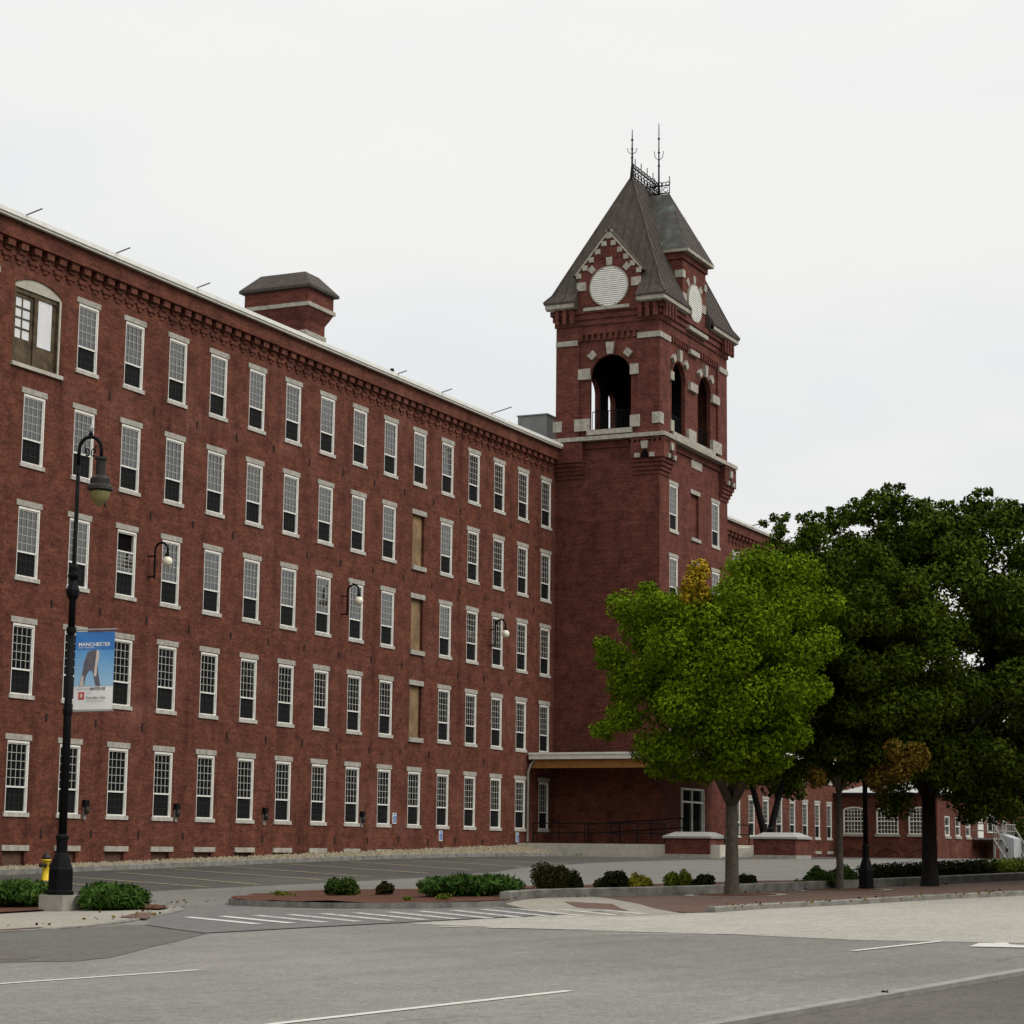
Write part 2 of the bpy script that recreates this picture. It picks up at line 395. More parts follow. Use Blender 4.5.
def kerb_line(name, pts, width, top, mat, low=-.1):
    pts = densify(pts); q = offset_line(pts, width); mb = MB(); n = len(pts); vs = []
    for (a, b), (c, d) in zip(pts, q):
        vs += [(a, b, h(a, b)+low), (a, b, h(a, b)+top-.015), (a+(c-a)*.12, b+(d-b)*.12, h(a, b)+top), (c, d, h(c, d)+top), (c, d, h(c, d)+low)]
    fs = []
    for i in range(n-1):
        for k in range(4): fs.append((i*5+k, (i+1)*5+k, (i+1)*5+k+1, i*5+k+1))
    fs += [(0, 1, 2, 3, 4), tuple((n-1)*5+k for k in (4, 3, 2, 1, 0))]
    mb.add(vs, fs)
    return structure(mb.build(name, mat))
def stripe(name, a, b, w, mat, off=.012):
    d = Vector((b[0]-a[0], b[1]-a[1])).normalized(); n = Vector((-d.y, d.x))*w/2
    return drape(name, [(a[0]+n.x, a[1]+n.y), (a[0]-n.x, a[1]-n.y), (b[0]-n.x, b[1]-n.y), (b[0]+n.x, b[1]+n.y)], off, mat, 2.)

# ---------------------------------------------------------------- camera
C0 = Vector((-55.8835, -44.5942, -3.529)); yaw, pit, rol, FPX = 1.1273, .1561, .0115, 2142.54
fw = Vector((math.sin(yaw)*math.cos(pit), math.cos(yaw)*math.cos(pit), math.sin(pit)))
rt0 = Vector((math.cos(yaw), -math.sin(yaw), 0)); up0 = rt0.cross(fw)
rt = rt0*math.cos(rol)+up0*math.sin(rol); upv = up0*math.cos(rol)-rt0*math.sin(rol)
cam = bpy.data.cameras.new('camera'); co = bpy.data.objects.new('camera', cam); COL.objects.link(co)
cam.sensor_width = 36; cam.lens = FPX/1024*36; cam.clip_end = 3000; cam.clip_start = .1
co.matrix_world = Matrix(((rt.x, upv.x, -fw.x, C0.x), (rt.y, upv.y, -fw.y, C0.y), (rt.z, upv.z, -fw.z, C0.z), (0, 0, 0, 1)))
S.camera = co
RX = Vector((.427, -.904, 0)).normalized()      # across the street, seen from the near pavement

# ---------------------------------------------------------------- sky and sun
SUN = Vector((.02, -.72, .70)).normalized()
W = bpy.data.worlds.new('World'); S.world = W; W.use_nodes = True; nt = W.node_tree; nt.nodes.clear()
out = node(nt, 'ShaderNodeOutputWorld'); bg = node(nt, 'ShaderNodeBackground'); nt.links.new(bg.outputs[0], out.inputs[0])
sky = node(nt, 'ShaderNodeTexSky', sky_type='NISHITA'); sky.sun_disc = False
sky.sun_elevation = math.asin(SUN.z); sky.sun_rotation = math.atan2(SUN.x, SUN.y); sky.dust_density = 3
tc = node(nt, 'ShaderNodeTexCoord'); sp = node(nt, 'ShaderNodeSeparateXYZ'); nt.links.new(tc.outputs['Generated'], sp.inputs[0])
mp = node(nt, 'ShaderNodeMapping'); mp.inputs['Scale'].default_value = (1, 1, 3.2); nt.links.new(tc.outputs['Generated'], mp.inputs[0])
cn = node(nt, 'ShaderNodeTexNoise'); cn.inputs['Scale'].default_value = 2.6; cn.inputs['Detail'].default_value = 5; nt.links.new(mp.outputs[0], cn.inputs['Vector'])
ST = .12
def sk(c, k=1): return tuple(x*k/ST for x in c)
grad = ramp(nt, sp.outputs[2], [(0., (.42, .42, .42)), (.12, (.445, .445, .445)), (.38, (.47, .47, .47)), (.62, (.58, .58, .58)), (1., (.72, .72, .72))])
cloud = ramp(nt, cn.outputs['Fac'], [(.36, (.90, .925, .935)), (.52, (.98, .975, .955)), (.66, (1., .985, .95))])
ov = mix(nt, 1, cloud, grad, 'MULTIPLY')
vm = node(nt, 'ShaderNodeVectorMath', operation='SCALE'); vm.inputs['Scale'].default_value = 2.02/ST; nt.links.new(ov, vm.inputs[0])
nt.links.new(mix(nt, .95, sky.outputs[0], vm.outputs[0]), bg.inputs[0]); bg.inputs[1].default_value = ST
sl = bpy.data.lights.new('sun', 'SUN'); sl.energy = 1.5; sl.angle = math.radians(32); sl.color = (1, .96, .9)
so = bpy.data.objects.new('sun', sl); COL.objects.link(so); so.rotation_euler = (-SUN).to_track_quat('-Z', 'Y').to_euler(); so.location = (-40, -60, 60)
S.view_settings.view_transform = 'Standard'; S.view_settings.look = 'None'; S.view_settings.exposure = 0; S.view_settings.gamma = 1

# ---------------------------------------------------------------- ground, road, pavements
def grid(name, xs, ys, off, mat):
    vs = [(x, y, h(x, y)+off) for y in ys for x in xs]; n = len(xs)
    fs = [(j*n+i, j*n+i+1, (j+1)*n+i+1, (j+1)*n+i) for j in range(len(ys)-1) for i in range(n-1)]
    return structure(MB().add(vs, fs).build(name, mat, loc=(0, 0, 0)))
fx = [-500, -300, -200, -150, -110] + list(np.arange(-90, 160, 2.5)) + [170, 200, 260, 350, 500]
fy = [-500, -300, -180, -110, -80] + list(np.arange(-70, 20, 2.5)) + [30, 60, 110, 200, 400]
grid('ground', fx, fy, -.06, 'dirt')
grid('parking_lot', list(np.arange(-48, 128, 1.6)), list(np.arange(-32, .1, 1.6))+[.5], 0, 'lot')
# pale driveway lane in front of the darker stalls
drape('driveway', [(-48, -12), (-30, -15.5), (-14.4, -16.6), (-9, -17.6), (-4.9, -17.8), (1, -17.2), (6, -15.6), (14, -14.6), (40, -15), (88, -10), (88, -30), (0, -33), (-26, -31), (-48, -20)], .004, 'drive')
edgeL = [(-60, -19.5), (-46, -21.4), (-36, -23.6), (-31.45, -25.17), (-30.0, -25.45), (-28.6, -25.2), (-27.0, -24.6), (-25.4, -23.95), (-24.1, -23.3), (-23.2, -22.5), (-22.4, -21.6), (-21.9, -20.6)]
edgeR = [(-25.2, -31.9), (-24.4, -32.4), (-23.4, -32.8), (-22.1, -33.1), (-20.4, -33.95), (-17.6, -34.95), (-15.5, -36.0), (-8, -39.5), (4, -46), (30, -60)]
mouth = [(-23.5, -24.2), (-22.9, -27.4), (-21.6, -28.2), (-22.6, -30.0)]
roadpoly = edgeL[:8] + mouth + edgeR + [(30, -90), (-100, -90), (-100, -15)]
drape('road', roadpoly, .008, 'road', 2.)
drape('crosswalk_pavement', [(-29.0, -25.9), (-30.76, -28.1), (-28.34, -29.0), (-26.6, -29.75), (-24.6, -30.6), (-24.6, -31.8), (-21.9, -29.8), (-21.5, -28.1), (-22.9, -27.3), (-23.1, -26), (-22.9, -24.9), (-22.3, -23.4), (-23.5, -22.9), (-25.4, -23.95), (-27.0, -24.6)], .012, 'mouth')
drape('asphalt_patch', [(-60, -19.6), (-46, -21.5), (-36, -23.7), (-31.45, -25.2), (-30.0, -25.5), (-28.95, -25.5), (-29.0, -25.9), (-30.9, -28.2), (-32.4, -28.8), (-33.7, -29.26), (-34.9, -29.75), (-35.6, -30.0), (-36.2, -30.0), (-36.6, -29.25), (-40, -27.0), (-60, -24)], .013, 'patch')
pl = edgeR[2:] + [(30, -75), (-20, -52), (-28.5, -42), (-30.36, -39.13), (-30.23, -37.13), (-29.25, -34.9), (-29.0, -33.3), (-28.5, -31.6), (-27.9, -30.2), (-27.6, -29.45), (-26.6, -29.85), (-24.7, -30.7)]
drape('pale_road_surface', pl, .012, 'pale_road')
for nm, pts, w in (('tar_seam', [(-29.0, -25.9), (-30.0, -27.1), (-30.76, -28.1)], .07), ('tar_seam', [(-30.76, -28.1), (-28.34, -29.0), (-26.6, -29.75), (-24.6, -30.6)], .09)):
    for a, b in zip(pts, pts[1:]): stripe(nm, a, b, w, 'seam', .017)
drape('oil_stain', [(-35.1, -28.1), (-35.3, -28.75), (-35.7, -29.15), (-36.2, -29.3), (-36.4, -28.9), (-36.2, -28.3)], .016, 'near')
# lane lines, stop dashes, arrow
stripe('lane_marking', (-42, -30.3), (-37.0, -32.15), .11, 'paint', .014)
stripe('lane_marking', (-41.9, -36.0), (-38.34, -36.87), .12, 'paint', .014)
stripe('lane_marking', (-32.3, -37.65), (-30.2, -38.13), .11, 'paint', .016)
stripe('lane_marking', (-28.55, -31.3), (-28.75, -33.34), .12, 'wornpaint', .018)
stripe('lane_marking', (-28.45, -30.5), (-28.5, -30.95), .12, 'wornpaint', .018)
stripe('lane_marking', (-29.8, -33.6), (-29.2, -35.6), .07, 'wornpaint', .018)
drape('turn_arrow', [(-31.25, -38.7), (-30.55, -38.65), (-30.4, -38.95), (-30.75, -39.05), (-30.95, -39.4), (-31.15, -40.6), (-31.4, -40.6), (-31.3, -39.3)], .018, 'paint')
for i in range(13):
    t = i/12
    a = Vector((-26.6, -25.02)).lerp(Vector((-21.9, -29.75)), t); b = Vector((-28.38, -27.45)).lerp(Vector((-24.3, -32.0)), t)
    stripe('crosswalk_stripe', (a.x, a.y), (b.x, b.y), .17, 'paint' if i < 2 else 'wornpaint', .018)
stripe('yellow_kerb_line', (-24.0, -24.6), (-23.65, -26.6), .12, 'orangepaint', .018)
# parking bay lines and hatching
def bay(a, b): stripe('parking_line', a, b, .15, 'yellowpaint', .012)
for a, b in (((-4.56, -6.2), (-12.7, -16.3)), ((.3, -4.4), (-10.9, -16.6)), ((4.6, -3.4), (-6.9, -15.95)), ((8.1, -3.3), (-4.1, -15.9)), ((12.1, -3.4), (-.6, -15.8)), ((16.5, -3.4), (3.5, -15.1)), ((20.8, -3.4), (7.5, -15)), ((25, -3.5), (11.5, -14.8)), ((-10.2, -10.3), (-13.2, -13.9))): bay(a, b)
for i in range(7):
    y = -4.0-i*1.7
    stripe('parking_hatch', (37.8, y), (33.0, y-1.6), .16, 'orangepaint', .01)
stripe('parking_hatch', (27, -5.2), (27.8, -6.4), .3, 'orangepaint', .01); stripe('parking_hatch', (31, -5.6), (31.8, -6.8), .3, 'orangepaint', .01)
# left corner island
eL = smooth_line(edgeL, 1)
back = [(-21.6, -19.6), (-21.2, -18), (-22.5, -14.5), (-26, -12.5), (-60, -9)]
drape('sidewalk', eL+back, .03, 'walk')
kerb_line('kerb', eL+back, .17, .036, 'kerb')
drape('mulch_bed', [(-60, -18), (-34, -19.7), (-26.8, -21.2), (-25.4, -21.35), (-24.5, -21.7), (-24.6, -22.6), (-24.75, -23.2), (-24.2, -23.05), (-23.5, -22.45), (-22.7, -21.4), (-22.2, -20.4), (-21.8, -19.4), (-21.5, -18), (-22.8, -14.8), (-26.2, -12.8), (-60, -9.4)], .06, 'mulch')
drape('tactile_paving', [(-27.3, -24.2), (-25.7, -23.45), (-25.75, -23.85), (-27.7, -25.0)], .04, 'tactile')
drape('sidewalk_edge_band', [(-36, -23.35), (-31.6, -24.95), (-30.4, -25.15), (-30.3, -24.95), (-31.6, -24.7), (-36, -23.0)], .04, 'tactile')
# planted island and bed behind the granite edging
edgeM = [(-18.4, -21.9), (-19.9, -22.0), (-21.2, -22.5), (-22.1, -23.2), (-22.75, -24.6), (-23.0, -25.95), (-22.8, -27.2), (-22.0, -28.2), (-20.9, -28.1)]
wallF = [(-22.1, -28.4), (-20.9, -28.2), (-20.1, -28.3), (-19.5, -28.8), (-18.87, -29.65), (-17.7, -30.65), (-16.0, -31.4), (-14.16, -32.27), (-11.5, -33.4), (-8.56, -34.5), (0, -38.2), (14, -46)]
bedback = [(18, -43), (0, -35.2), (-8, -31.7), (-12, -29.9), (-14.5, -28.4), (-16.4, -26.2), (-17.6, -24.6), (-18.0, -22.8)]
eM = smooth_line(edgeM, 1)
kerb_line('kerb', eM, -.18, .11, 'kerb')
def edgetop(x, y): return .26
kerb_line('granite_edging', [(-21.5, -28.32)]+wallF[1:], .2, .25, 'kerb', -.12)
kerb_line('kerb', bedback+[edgeM[0]], -.15, .11, 'kerb')
drape('mulch_bed', offset_line(eM, -.15)[:-1]+offset_line(wallF, .17)[1:]+bedback, .1, 'mulch', .8, lambda x, y: .02+.02*math.sin(x*1.7)*math.sin(y*1.3)+.012*math.sin(x*5.1+y*3.7))
# brick pavement with concrete ramp at the crossing
edgeR2 = [(-22.3, -29.4)]+edgeR
def rampf(x, y): return -.085*max(0, min(1, 1-(math.dist((x, y), (-24.2, -31.4))-2.0)/2.6))
drape('brick_sidewalk', offset_line(edgeR[2:], .17)+[(14, -46), (0, -38.2)]+wallF[2:-2][::-1]+[(-20.9, -28.25)], .09, 'brickwalk', .8, rampf, .1)
drape('sidewalk_ramp', [(-22.0, -28.45), (-20.9, -28.25), (-20.1, -28.35), (-19.4, -28.95), (-21.2, -30.6), (-24.0, -32.55), (-24.6, -32.3), (-25.2, -31.8), (-25.0, -31.2), (-23.6, -29.9)], .097, 'walk', .8, rampf, .1)
drape('tactile_paving', [(-21.15, -29.2), (-22.25, -29.9), (-23.2, -31.25), (-21.4, -30.2)], .104, 'tactile', .8, rampf)
kerb_line('kerb', edgeR[2:], .18, .1, 'kerb')
# tree pits in the brick pavement
for x, y in ((-18.2, -31.3), (-15.35, -32.5)):
    drape('tree_pit_edging', [(x+.95*math.cos(a)*(1 if k else 1), y+.95*math.sin(a)) for k in (1,) for a in np.linspace(0, 2*PI, 13)[:-1]], .097, 'walk', 1.)
    drape('tree_pit', [(x+.78*math.cos(a), y+.78*math.sin(a)) for a in np.linspace(0, 2*PI, 13)[:-1]], .103, 'mulch', 1.)
# near kerb and pavement the photographer stands on
nk = [(-75, -33.9), (-58, -36.65), (-49, -38.1), (-40.4, -39.5), (-35.7, -40.25), (-28, -41.5), (-10, -46), (30, -62)]
kerb_line('near_kerb', nk, -.16, .1, 'nearkerb')
drape('near_pavement', offset_line(nk, -.15)+[(30, -85), (-75, -85)], .06, 'near', 2.)

# ---------------------------------------------------------------- gravel strip along the mill
def base(X): return -4.313+.025*X
gxs = list(np.arange(-20, 40.3, 1.))
vs = []; fs = []
for i, x in enumerate(gxs):
    vs += [(x, 0, base(x)+.02), (x, -1.0, base(x)*.55+(h(x, -2)+.16)*.45), (x, -2.0, h(x, -2)+.16)]
for i in range(len(gxs)-1):
    for k in range(2): fs.append((i*3+k, (i+1)*3+k, (i+1)*3+k+1, i*3+k+1))
structure(MB().add(vs, fs).build('gravel_strip', 'gravel'))
kerb_line('kerb', [(-20, -2.2), (35.2, -2.2), (37.2, -2.6), (38.6, -3.4), (39.3, -3.6)], .2, .17, 'kerb')
gv = MB()
for i in range(2600):
    x = random.uniform(-6, 39.5); y = random.uniform(-1.95, -.05); t = -y/2
    z = (base(x)+.02)*(1-t)+(h(x, -2)+.16)*t; r = random.uniform(.04, .11)
    P = [(x+random.uniform(.7, 1.2)*r*a, y+random.uniform(.7, 1.2)*r*b, z+r*c*.8) for a, b, c in ((1, 0, 0), (0, 1, 0), (-1, 0, 0), (0, -1, 0), (0, 0, 1))]
    gv.add(P, [(0, 1, 4), (1, 2, 4), (2, 3, 4), (3, 0, 4)])
tag(gv.build('gravel', 'gravel'), 'loose tan gravel spread along the foot of the long mill wall', 'gravel', kind='stuff')

# ---------------------------------------------------------------- the mill
PITCH = 2.7555; LZ = [0, 3.82, 7.68, 11.46, 15.2]
mill = thing('mill_building', (20, 6, base(20)), 'long five storey red brick mill with rows of white sash windows', 'building')
X0, X1 = -60., 43.25
openings = []; wins = []; boards = []; bases = []
for k in range(-2, 16):
    for fl in range(5):
        x = k*PITCH; z = LZ[fl]
        if k == 0 and fl == 4: continue
        openings.append((round(x+.12, 4), round(x+1.24, 4), round(z-2.53, 4), round(z-.22, 4)))
        (boards if k == 10 and fl in (1, 2, 3) else wins).append((x, z, k, fl))
for k in range(9): bases.append(k*PITCH); openings.append((round(k*PITCH+.12, 4), round(k*PITCH+1.24, 4), -4.5, -3.76))
LD = (-.6, 1.92, 12.2, 15.2)
openings.append(LD)
mb = MB(); wall_grid(mb, lambda u, w, d: (u, d, w), X0, X1, -5.2, 16.83, openings, .3)
mb.quad((X0, 0, -5.2), (X0, 14, -5.2), (X0, 14, 16.83), (X0, 0, 16.83)); mb.quad((X0, 14, -5.2), (X1, 14, -5.2), (X1, 14, 16.83), (X0, 14, 16.83))
# brick head of the loading door: fills the corners above the segmental arch
uc = (LD[0]+LD[1])/2; hw = (LD[1]-LD[0])/2; rr = (hw*hw+.3*.3)/(2*.3)
def segz(u): return 15.2-.0-rr+math.sqrt(rr*rr-(u-uc)**2)
for i in range(10):
    a = LD[0]+2*hw*i/10; b = LD[0]+2*hw*(i+1)/10
    mb.quad((a, .003, segz(a)-.005), (b, .003, segz(b)-.005), (b, .003, 15.2), (a, .003, 15.2)); mb.quad((a, .003, segz(a)-.005), (b, .003, segz(b)-.005), (b, .3, segz(b)-.005), (a, .3, segz(a)-.005))
mb.build('wall', 'brick', mill)
# cornice: plain frieze on a row of dentils on stepped corbels
co_ = MB(); P4 = PITCH/4
def cornice(co_, xa, xb):
    co_.box(xa, xb, -.30, -.002, 16.22, 16.82); co_.box(xa, xb, -.315, -.30, 16.22, 16.28)
    n = int((xb-xa)/P4)
    for i in range(n):
        x = xa+.1+i*P4
        co_.box(x, x+.38, -.24, -.002, 15.98, 16.22); co_.box(x+.03, x+.35, -.13, -.002, 15.84, 15.98)
        co_.box(x-.04, x+.46, -.07, -.002, 15.64, 15.84); co_.box(x+.08, x+.31, -.04, -.002, 15.5, 15.64)
    co_.box(xa, xb, -.04, -.002, 15.75, 15.90)
cornice(co_, X0, 43.2)
co_.build('cornice', 'brick', mill)
g = MB(); g.box(X0, 43.1, -.44, 14.3, 16.83, 16.92); g.box(X0, 43.15, -.5, -.44, 16.8, 16.96); g.box(X0, 43.2, -.56, -.5, 16.88, 17.03)
g.build('eaves_gutter', 'white', mill)
MB().prism([(X0, -.43, 16.925), (X0, 14.4, 16.925), (X0, 7, 17.3)], (43.2-X0, 0, 0)).build('roof', 'steelgrey', mill)

def window_proto(parent, x, y, z, upper='glass', lower=True, open_top=False):
    f = MB(); a, b, t, bt = .12, 1.24, -.22, -2.53
    f.box(a, a+.022, -.012, .2, bt, t); f.box(b-.05, b, -.012, .2, bt, t); f.box(a+.022, b-.05, -.012, .2, t-.07, t); f.box(a+.022, b-.05, -.012, .2, bt, bt+.04)
    a += .022; b -= .05; top = t-.07; bot = bt+.04; rail = -1.71
    st = .04; bars = MB()
    # upper sash with slender bars, four panes across and five high
    f.box(a, a+.02, .022, .07, rail, top); f.box(b-st, b, .022, .07, rail, top); f.box(a+.02, b-st, .022, .07, top-.04, top); f.box(a+.02, b-st, .015, .07, rail-.025, rail+.03)
    ua, ub = a+.02, b-st; u0, u1 = rail+.03, top-.04
    if open_top:
        u1 = top-.7
        f.box(ua, ub, .022, .07, u1, u1+.05)
    for i in range(1, 4): xx = ua+(ub-ua)*i/4; bars.box(x+xx-.009, x+xx+.009, y+.036, y+.052, z+u0, z+u1)
    for i in range(1, 5): zz = u0+(u1-u0)*i/5; bars.box(x+ua, x+ub, y+.038, y+.051, z+zz-.009, z+zz+.009)
    f.box(a, a+.015, .03, .09, bot, rail-.025); f.box(b-.03, b, .03, .09, bot, rail-.025)
    f.v = [(p[0]+x, p[1]+y, p[2]+z) for p in f.v]
    w = f.build('window', 'white', parent, loc=(x+.68, y, z-2.53))
    bars.build('glazing_bars', 'bar', w)
    p = MB().quad((x+ua, y+.054, z+u0), (x+ub, y+.054, z+u0), (x+ub, y+.054, z+u1), (x+ua, y+.054, z+u1)).build('upper_pane', 'glass', w)
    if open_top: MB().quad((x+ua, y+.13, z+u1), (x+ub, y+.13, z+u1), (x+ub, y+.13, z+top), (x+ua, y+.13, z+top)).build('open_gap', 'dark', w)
    l = MB(); l.quad((x+a+.015, y+.07, z+bot), (x+b-.03, y+.07, z+bot), (x+b-.03, y+.07, z+rail-.025), (x+a+.015, y+.07, z+rail-.025)); l.build('insect_screen', 'screen', w)
    lb = MB()
    for i in range(1, 4): xx = x+ua+(ub-ua)*i/4; lb.box(xx-.01, xx+.01, y+.058, y+.068, z+bot, z+rail-.03)
    for i in range(1, 3): zz = z+bot+(rail-bot)*i/3; lb.box(x+a+.03, x+b-.03, y+.06, y+.067, zz-.01, zz+.01)
    lb.build('lower_sash', 'screenbar', w)
    MB().box(x-.02, x+1.34, y-.03, y+.25, z-.192, z).build('lintel', 'granite', w)
    MB().box(x+.04, x+1.35, y-.05, y+.22, z-2.67, z-2.531).build('sill', 'sillstone', w)
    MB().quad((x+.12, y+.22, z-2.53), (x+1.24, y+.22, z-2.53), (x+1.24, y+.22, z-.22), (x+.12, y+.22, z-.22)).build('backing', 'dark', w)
    return w
win0 = None
def put_window(parent, x, y, z):
    global win0
    if win0 is None: win0 = window_proto(parent, x, y, z); return win0
    w = dup(win0, Vector((x+.68, y, z-2.53))-WL[parent.name], parent)
    for c in w.children:
        if c.name.startswith('upper_pane'): c.rotation_euler = (random.uniform(-.007, .007), 0, random.uniform(-.012, .012))
    return w
for x, z, k, fl in wins:
    if k == 2 and fl == 2: window_proto(mill, x, 0, z, open_top=True)['label'] = 'window with its upper sash lowered'
    else: put_window(mill, x, 0, z)
for x, z, k, fl in boards:
    bd = MB().box(x+.121, x+1.239, .14, .17, z-2.53, z-.221).build('boarded_window', 'board', mill, label='window opening closed with a bare plywood board')
    MB().box(x, x+1.38, -.05, .25, z-.219, z).build('lintel', 'granite', bd)
    MB().box(x+.04, x+1.34, -.1, .22, z-2.73, z-2.531).build('sill', 'granite', bd)
for i, x in enumerate(bases):
    b_ = MB().box(x+.125, x+1.235, .12, .2, -4.7, -3.76).build('basement_opening', 'infill', mill)
    MB().box(x+.03, x+1.42, -.06, .3, -3.759, -3.58).build('lintel', 'granite', b_)
for k in (9, 10):
    MB().box(k*PITCH+.03, k*PITCH+1.42, -.06, .2, -3.79 if k == 10 else -3.76, -3.60).build('buried_lintel', 'granite', mill)
# loading door under a segmental head
ld = thing('loading_door', (uc, 0, 12.2), 'x', 'x'); del ld['label'], ld['category']; ld.parent = mill; ld.location = Vector((uc, 0, 12.2))-WL[mill.name]
hd = MB(); pts = [(LD[0]+2*hw*i/10, .05, segz(LD[0]+2*hw*i/10)-.01) for i in range(11)]
hd.prism(pts[::-1]+[(LD[0], .05, 14.78), (LD[1], .05, 14.78)], (0, .08, 0)); hd.build('arched_head', 'oldwhite', ld)
d = MB(); a, b = LD[0], LD[1]; z0 = 12.22; z1 = 14.62
d.box(a, a+.1, .02, .28, z0, 14.78); d.box(b-.12, b, .02, .28, z0, 14.78); d.box(uc-.08, uc+.08, .10, .24, z0, z1); d.box(a+.1, b-.12, .10, .28, z1, 14.78)
d.box(a+.1, uc-.08, .16, .22, z0, 13.1); d.box(uc+.08, b-.12, .16, .22, z0, 13.0)
d.box(uc+.08, uc+.18, .15, .23, 13.0, z1); d.box(b-.35, b-.12, .15, .23, 13.0, z1)
for xx in (a+.1, uc-.2): d.box(xx, xx+.1, .15, .23, 13.1, z1)
d.box(a+.2, uc-.2, .15, .23, 14.5, z1)
for i in range(1, 4): d.box(a+.2, uc-.2, .16, .2, 13.1+1.4*i/4-.025, 13.1+1.4*i/4+.025)
d.box((a+uc)/2-.025, (a+uc)/2+.025, .165, .195, 13.1, 14.5)
d.build('door_leaf', 'wood', ld)
MB().box(b-.12, b-.03, -.01, .02, z0, 14.78).build('door_post', 'oldwhite', ld)
MB().box(a+.2, uc-.2, .19, .205, 13.1, 14.5).build('glazed_panel', 'paper', ld)
pw_ = MB().box(uc+.18, b-.35, .14, .15, 13.0, z1).build('wrap_sheet', 'paper', ld)
MB().box(LD[0]-.08, LD[1]+.12, -.1, .25, 12.07, 12.2).build('sill', 'oldwhite', ld)
# iron tie plates between the windows
anch = None
for fl, z in enumerate((-3.2, .6, 4.42, 8.25, 12.1)):
    for k in range(15):
        x = k*PITCH+2.06+random.uniform(-.03, .03)
        if random.random() < .12: continue
        if anch is None: anch = MB().box(x-.045, x+.045, -.03, -.002, z-.14, z+.12).build('wall_tie_plate', 'rust', mill)
        else: dup(anch, Vector((x, -.016, z-.14+random.uniform(-.04, .04)))-WL[mill.name], mill)
# thin rods poking out from the gutter
for x, L in ((-.9, .75), (4.1, .7), (9.2, .68), (25.0, .5), (29.2, .62), (34.4, 1.3)):
    MB().tube([(x, -.35, 16.98), (x+.05, -.56-L*.8, 17.06+.17*L)], .026, 6).build('roof_rod', 'steelgrey', mill)
MB().tube([(24.7, -.4, 16.95), (24.75, -.4, 17.2)], .09, 8).build('roof_rod_cap', 'iron', mill)
# broad corbelled chimney with a hipped metal cap
ch = MB(); cx0, cx1, cy0, cy1 = 26.85, 28.3, 5.4, 8.0
lv = [(.14, 16.5), (.14, 20.45), (.3, 20.75), (.42, 21.0), (.42, 21.85)]
def ring(mb_, lv):
    for (i0, z0), (i1, z1) in zip(lv, lv[1:]):
        A = [(cx0-i0, cy0-i0, z0), (cx1+i0, cy0-i0, z0), (cx1+i0, cy1+i0, z0), (cx0-i0, cy1+i0, z0)]; B = [(cx0-i1, cy0-i1, z1), (cx1+i1, cy0-i1, z1), (cx1+i1, cy1+i1, z1), (cx0-i1, cy1+i1, z1)]
        for k in range(4): mb_.quad(A[k], A[(k+1) % 4], B[(k+1) % 4], B[k])
ring(ch, lv); chm = ch.build('chimney', 'tower_brick', mill)
st_ = MB(); st_.box(cx0-.5, cx1+.5, cy0-.5, cy1+.5, 21.02, 21.2); st_.box(cx0-.2, cx1+.2, cy0-.2, cy1+.2, 19.75, 19.95); st_.build('stone_band', 'stonewhite', chm)
cp = MB(); ring(cp, [(.45, 21.85), (.62, 21.87), (.62, 22.0), (-.1, 22.8), (-.7, 22.85)]); cp.build('cap', 'roof', chm)
tag(MB().box(48.6, 50.6, 3., 4.75, 17.0, 19.95).box(48.55, 50.65, 2.95, 4.8, 19.95, 20.02).build('rooftop_unit', 'steelgrey'), 'plain grey metal ventilation box on the mill roof beside the tower', 'roof unit')

# mill continues beyond the tower
wing = thing('mill_wing', (72, 6, -3.9), 'far stretch of the brick mill running on behind the clock tower', 'building')
wo = []; ww = []
WX = [78.45+PITCH*j for j in range(-5, 5)]
for x in WX:
    for z in LZ: wo.append((round(x+.12, 4), round(x+1.24, 4), round(z-2.53, 4), round(z-.22, 4))); ww.append((x, z))
mb = MB(); wall_grid(mb, lambda u, w, d_: (u, d_, w), 53.2, 110., -5.2, 16.83, wo, .3); mb.quad((110, 0, -5), (110, 14, -5), (110, 14, 16.83), (110, 0, 16.83)); mb.build('wall', 'brick', wing)
for x, z in ww: put_window(wing, x, 0, z)
c2 = MB(); cornice(c2, 53.5, 110); c2.build('cornice', 'brick', wing)
g = MB(); g.box(53.5, 110.2, -.44, 14.3, 16.83, 16.92); g.box(53.5, 110.2, -.5, -.44, 16.8, 16.96); g.box(53.5, 110.2, -.56, -.5, 16.88, 17.03); g.build('eaves_gutter', 'white', wing)
MB().prism([(53.5, -.43, 16.925), (53.5, 14.4, 16.925), (53.5, 7, 17.3)], (56.6, 0, 0)).build('roof', 'steelgrey', wing)
for x in WX[2:]: MB().box(x, x+1.38, -.07, .1, -3.62, -3.42).build('basement_lintel', 'granite', wing)
MB().tube([(72.6, -.4, 17.0), (72.7, -1.9, 17.25)], .035, 6).build('roof_rod', 'steelgrey', wing)

